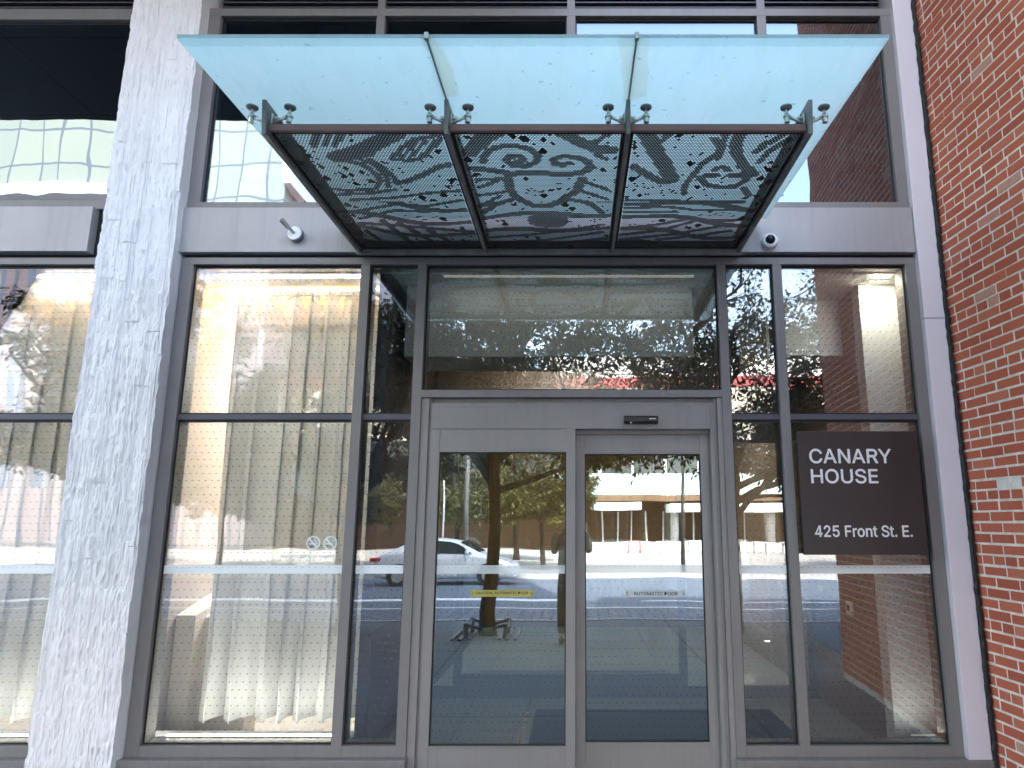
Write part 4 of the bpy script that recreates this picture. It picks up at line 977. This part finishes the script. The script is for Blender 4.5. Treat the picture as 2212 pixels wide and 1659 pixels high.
for i in range(14):
    x = -60.5+i*2.6; bx('window', x, x+1.1, -46.05, -45.98, 4, 25, M['tower_blue'], TW, 0)
T2 = thing('blue_tower', 'blue grey glass tower with dark panels right of the pale green one', 'building', (-20, -62, zb))
bx('wall', -26, -13.5, -74, -62, zb, 36, M['tower_blue'], T2, 0)
T3 = thing('white_block', 'low white block far off between the trees', 'building', (-16, -70, zb)); bx('wall', -34, -2, -80, -66, zb, 17.5, M['palewhite'], T3, 0)
m = MB()
for i in range(20):
    for j in range(4): m.box(-33+i*1.55, -32.2+i*1.55, -66.02, -65.9, 2+j*3.8, 4.6+j*3.8)
m.build('window_row', M['darkglass'], T3)
# posts and lamps
def post(x, y, z0, h, r, mat, name, label, head=False):
    t = thing(name, label, 'post' if name != 'street_lamp' else 'street lamp', (x, y, z0))
    m = MB(); m.tube([(x,y,z0),(x,y,z0+h)], [r, r*.8], 12); m.build('pole', M[mat], t, 0, True)
    if head:
        m = MB(); m.tube([(x,y,z0+h),(x+.5,y,z0+h+.25),(x+1.1,y,z0+h+.3)], .04, 8); m.build('arm', M[mat], t, 0, True)
        m = MB(); m.box(x+.9, x+1.6, y-.12, y+.12, z0+h+.26, z0+h+.36); m.build('lamp_head', M[mat], t, .02)
M['orangewood'] = simple('orange_wood', (.30,.12,.035), .7, 0, .2, 4, stretch=(3,3,.3))
post(-8.9, -22.8, -.25, 8.5, .20, 'orangewood', 'wooden_pole', 'thick orange-brown wooden pole behind the tail of the car')
post(-5.6, -22.4, -.25, 9.0, .17, 'orangewood', 'wooden_pole', 'orange-brown wooden pole behind the roof of the car')
post(-4.2, -22.2, -.25, 7.0, .09, 'frame', 'street_lamp', 'grey steel street lamp across the road', True)
post(-5.0, -22.0, -.25, 3.4, .04, 'palewhite', 'sign_post', 'thin white sign post across the road')
post(4.2, -22.3, -.25, 3.9, .09, 'bark', 'bollard_post', 'dark post across the road at right')

# ================================================================== parked car
def make_car():
    C = thing('silver_car', 'silver four-door saloon car driving past on the road', 'car', (-4.08, -18.2, -.35))
    M['paint'] = simple('silver_paint', (.80, .82, .84), .22, .1, .03, 2); M['carglass'] = simple('car_glass', (.02,.025,.03), .06, 0, .1, 2)
    M['tyre'] = simple('tyre_rubber', (.02,.02,.02), .85, 0, .1, 9); M['headl'] = emit('headlight', (1,.86,.7), 3.0); M['tail'] = simple('tail_light', (.5,.02,.02), .2, 0, .1, 3)
    # stations: x, half width at sill, belt height, roof height, belt half width, roof half width, bottom
    X = [-2.30,-2.22,-2.0,-1.7,-1.3,-.9,-.3,.2,.55,.9,1.3,1.7,2.05,2.22,2.30]
    belt = [.66,.86,.99,1.02,1.00,.98,.955,.94,.93,.92,.88,.82,.74,.64,.52]
    roof = [.66,.87,1.01,1.08,1.30,1.42,1.46,1.42,1.30,1.12,.89,.83,.75,.64,.52]
    hw = [.70,.82,.87,.89,.90,.90,.90,.90,.90,.90,.90,.89,.84,.74,.60]
    bot = [.36,.26,.22,.20,.19,.18,.18,.18,.18,.18,.18,.20,.20,.22,.26]
    m = MB()
    for i, x in enumerate(X):
        h, b, r, w_ = belt[i], bot[i], roof[i], hw[i]; rw = w_*(.66 if r-h > .12 else .86)
        half = [(0,b),(w_*.86,b),(w_*.97,b+.07),(w_,b+(h-b)*.45),(w_*.985,h-.08),(w_*.93,h),(rw+(w_*.93-rw)*.4,h+(r-h)*.62),(rw,h+(r-h)*.93),(rw*.6,r),(0,r+.012)]
        ring = half+[(-a, c) for a, c in half[-2:0:-1]]
        m.v += [(x, a, c) for a, c in ring]
    n = 18
    for i in range(len(X)-1):
        for k in range(n): m.f.append((i*n+k, i*n+(k+1) % n, (i+1)*n+(k+1) % n, (i+1)*n+k))
    m.f.append(tuple(range(n))[::-1]); m.f.append(tuple((len(X)-1)*n+k for k in range(n)))
    b = m.build('body', M['paint'], C, 0, True, True, True)
    sb = b.modifiers.new('smooth', 'SUBSURF'); sb.levels = sb.render_levels = 2
    for s in (-1, 1):
        def yw(z): return s*(.90*.93+(.60-.90*.93)*((z-.97)/.46))
        for nm, pl in (('side_window', [(-1.30,1.02),(-.42,1.0),(-.42,1.38),(-.86,1.345),(-1.12,1.20)]), ('side_window', [(-.34,1.0),(.86,.965),(.42,1.27),(.15,1.355),(-.34,1.385)])):
            w_ = MB(); vs = [(x, yw(z)+s*.012, z) for x, z in pl]; vs2 = [(x, yw(z)-s*.02, z) for x, z in pl]; k = len(pl)
            w_.add(vs+vs2, [tuple(range(k)), tuple(range(k, 2*k))[::-1]]+[(i, (i+1) % k, (i+1) % k+k, i+k) for i in range(k)])
            w_.build(nm, M['carglass'], C, 0, False, True, True)
        mr = MB(); mr.tube([(.72,s*.86,.98),(.72,s*1.02,1.03)], [.045,.075], 10); mr.build('wing_mirror', M['paint'], C, 0, True, True)
        for x in (-1.40, 1.38):
            wl = bpy.data.objects.new('wheel', None); COL.objects.link(wl); wl.parent = C; wl.location = (x, s*.80, .315)
            q = MB(); q.tube([(0,-.10,0),(0,-.09,0),(0,.09,0),(0,.10,0)], [.29,.315,.315,.29], 30); q.build('tyre', M['tyre'], wl, 0, False, True)
            q = MB(); q.tube([(0,s*.101,0),(0,s*.108,0)], [.20,.19], 24)
            q.build('rim', M['steel'], wl, 0, False, True)
            ar = MB(); ar.tube([(x,s*.72,.33),(x,s*.893,.33)], .355, 30); ar.build('wheel_arch', M['black'], C, 0, False, True)
        hl = MB(); hl.add([(1.92,s*.60,.63),(2.20,s*.58,.60),(2.0,s*.84,.66),(1.75,s*.885,.72),(1.92,s*.62,.70),(2.18,s*.58,.66),(2.0,s*.85,.72),(1.75,s*.89,.75)], [(0,1,2,3),(7,6,5,4),(0,4,5,1),(1,5,6,2),(2,6,7,3),(3,7,4,0)]); hl.build('headlight', M['headl'], C, 0, False, True, True)
        tl = MB(); tl.box(-2.27,-1.98, *sorted((s*.60,s*.868)), .76,.88); tl.build('tail_light', M['tail'], C, .02, False, True)
    ws = MB(); ws.add([(1.10,-.66,1.02),(1.10,.66,1.02),(.48,.54,1.36),(.48,-.54,1.36),(1.06,-.66,.98),(1.06,.66,.98),(.44,.54,1.31),(.44,-.54,1.31)], [(0,1,2,3),(7,6,5,4),(0,4,5,1),(1,5,6,2),(2,6,7,3),(3,7,4,0)]); ws.build('windscreen', M['carglass'], C, 0, False, True, True)
make_car()

# ================================================================== the photographer, seen mirrored in the doors
def skin_mesh(name, pts, edges, rad, mat, parent, root=0, sub=2, loc=None):
    me = bpy.data.meshes.new(name); me.from_pydata(pts, edges, []); o = bpy.data.objects.new(name, me); COL.objects.link(o)
    me.materials.append(mat); o.modifiers.new('skin', 'SKIN'); me.skin_vertices.new() if not me.skin_vertices else None
    for i, r in enumerate(rad):
        sv = me.skin_vertices[0].data[i]; sv.radius = (r, r) if not hasattr(r, '__len__') else r; sv.use_root = (i == root)
    s = o.modifiers.new('sub', 'SUBSURF'); s.levels = s.render_levels = sub; o.modifiers['skin'].use_smooth_shade = True
    if parent: o.parent = parent
    return o
M['skin'] = simple('skin', (.42,.25,.18), .6, 0, .06, 5, extra={'Subsurface Weight': .1}); M['shirt'] = simple('pale_shirt', (.45,.38,.36), .85, 0, .08, 8, .3, 200)
M['trousers'] = simple('dark_trousers', (.045,.042,.04), .9, 0, .15, 8, .3, 200); M['hair'] = simple('dark_hair', (.02,.014,.01), .6, 0, .2, 30)
PR = thing('person', 'person in a pale short-sleeved shirt and dark trousers raising a phone with both hands', 'person', (-.06, -5.12, 0))
# local frame: faces +y
P_ = [(0,0,.96),(0,.01,1.10),(0,.0,1.28),(0,-.01,1.42),(0,.0,1.50),(0,.02,1.55),            # pelvis..neck 0-5
      (-.18,-.01,1.42),(-.235,.10,1.20),(-.12,.30,1.44),(-.075,.345,1.515),                     # left arm 6-9
      (.18,-.01,1.42),(.235,.10,1.20),(.12,.30,1.44),(.075,.345,1.515),                        # right arm 10-13
      (-.095,0,.90),(-.105,.02,.50),(-.11,-.01,.09),(-.115,.12,.035),                          # left leg 14-17
      (.095,0,.90),(.105,.02,.50),(.11,-.01,.09),(.115,.12,.035)]
E_ = [(0,1),(1,2),(2,3),(3,4),(4,5),(3,6),(6,7),(7,8),(8,9),(3,10),(10,11),(11,12),(12,13),(0,14),(14,15),(15,16),(16,17),(0,18),(18,19),(19,20),(20,21)]
R_ = [(.155,.11),(.135,.10),(.155,.11),(.12,.09),.055,.055,.062,.046,.030,.026,.062,.046,.030,.026,.088,.058,.040,.030,.088,.058,.040,.030]
body = skin_mesh('body', P_, E_, R_, M['skin'], PR)
hp = [(0,.03,1.58),(0,.035,1.66),(0,.02,1.73)]; 
hd_ = skin_mesh('head', hp, [(0,1),(1,2)], [(.062,.072),(.078,.092),(.068,.085)], M['skin'], PR)
fc = MB(); fc.tube([(0,.115,1.665),(0,.142,1.635)], [.009,.014], 8); fc.build('nose', M['skin'], hd_, 0, True, True)
for s in (-1, 1): fc = MB(); fc.tube([(s*.085,.02,1.66),(s*.092,.02,1.62)], [.014,.010], 8); fc.build('ear', M['skin'], hd_, 0, True, True)
ey = MB(); ey.tube([(-.032,.108,1.665),(-.032,.116,1.665)], .010, 8); ey.tube([(.032,.108,1.665),(.032,.116,1.665)], .010, 8); ey.box(-.022,.022,.112,.119,1.596,1.602); ey.build('eyes_and_mouth', M['hair'], hd_, 0, False, True)
skin_mesh('hair', [(0,.0,1.74),(0,-.035,1.70),(0,-.045,1.63)], [(0,1),(1,2)], [(.080,.085),(.088,.07),(.066,.05)], M['hair'], PR)
skin_mesh('shirt', [(0,0,.90),(0,.01,1.08),(0,0,1.28),(0,-.01,1.42),(0,0,1.475),(-.18,-.01,1.42),(-.222,.065,1.27),(.18,-.01,1.42),(.222,.065,1.27)], [(0,1),(1,2),(2,3),(3,4),(3,5),(5,6),(3,7),(7,8)],
          [(.205,.175),(.19,.155),(.182,.138),(.14,.105),.07,.078,.070,.078,.070], M['shirt'], PR)
skin_mesh('trousers', [(0,0,1.03),(0,0,.95),(-.085,0,.84),(-.105,.02,.50),(-.11,-.01,.10),(.085,0,.84),(.105,.02,.50),(.11,-.01,.10)], [(0,1),(1,2),(2,3),(3,4),(1,5),(5,6),(6,7)], [.130,.128,.100,.080,.068,.100,.080,.068], M['trousers'], PR)
for s in (-1, 1):
    sh = MB(); sh.tube([(s*.112,-.075,.045),(s*.115,.05,.045),(s*.118,.17,.035)], [.042,.048,.034], 10); sh.build('shoe', M['black'], PR, 0, True, True)
def hand(s):
    """palm with four fingers curled round the phone's edge and a thumb on its back"""
    px_, py_, pz_ = s*.072, .352, 1.545
    pts = [(s*.075,.345,1.52),(px_,py_,pz_)]; ed = [(0,1)]; rd_ = [.024,(.020,.034)]
    for k, ln in enumerate((.062,.070,.066,.052)):
        zz = pz_+.030-k*.019; i = len(pts)
        pts += [(px_+s*.006,py_+.012,zz),(px_+s*.004,py_+.012+ln*.45,zz+.004),(px_-s*.018,py_+.010+ln*.62,zz+.002)]; ed += [(1,i),(i,i+1),(i+1,i+2)]; rd_ += [.0092,.0085,.0075]
    i = len(pts); pts += [(px_-s*.012,py_+.0,pz_-.012),(px_-s*.034,py_+.004,pz_+.012),(px_-s*.046,py_+.008,pz_+.030)]; ed += [(1,i),(i,i+1),(i+1,i+2)]; rd_ += [.012,.0095,.008]
    skin_mesh('hand', pts, ed, rd_, M['skin'], PR, 0, 1)
hand(-1); hand(1)
phn = thing('phone', 'dark phone held up sideways in both hands of the person', 'phone', (-.06, -4.74, 1.56))
bx('case', -.138, .018, -4.752, -4.742, 1.512, 1.588, M['black'], phn, .003)
bx('lens', -.130, -.112, -4.7418, -4.7405, 1.566, 1.582, M['lens'], phn, .001)
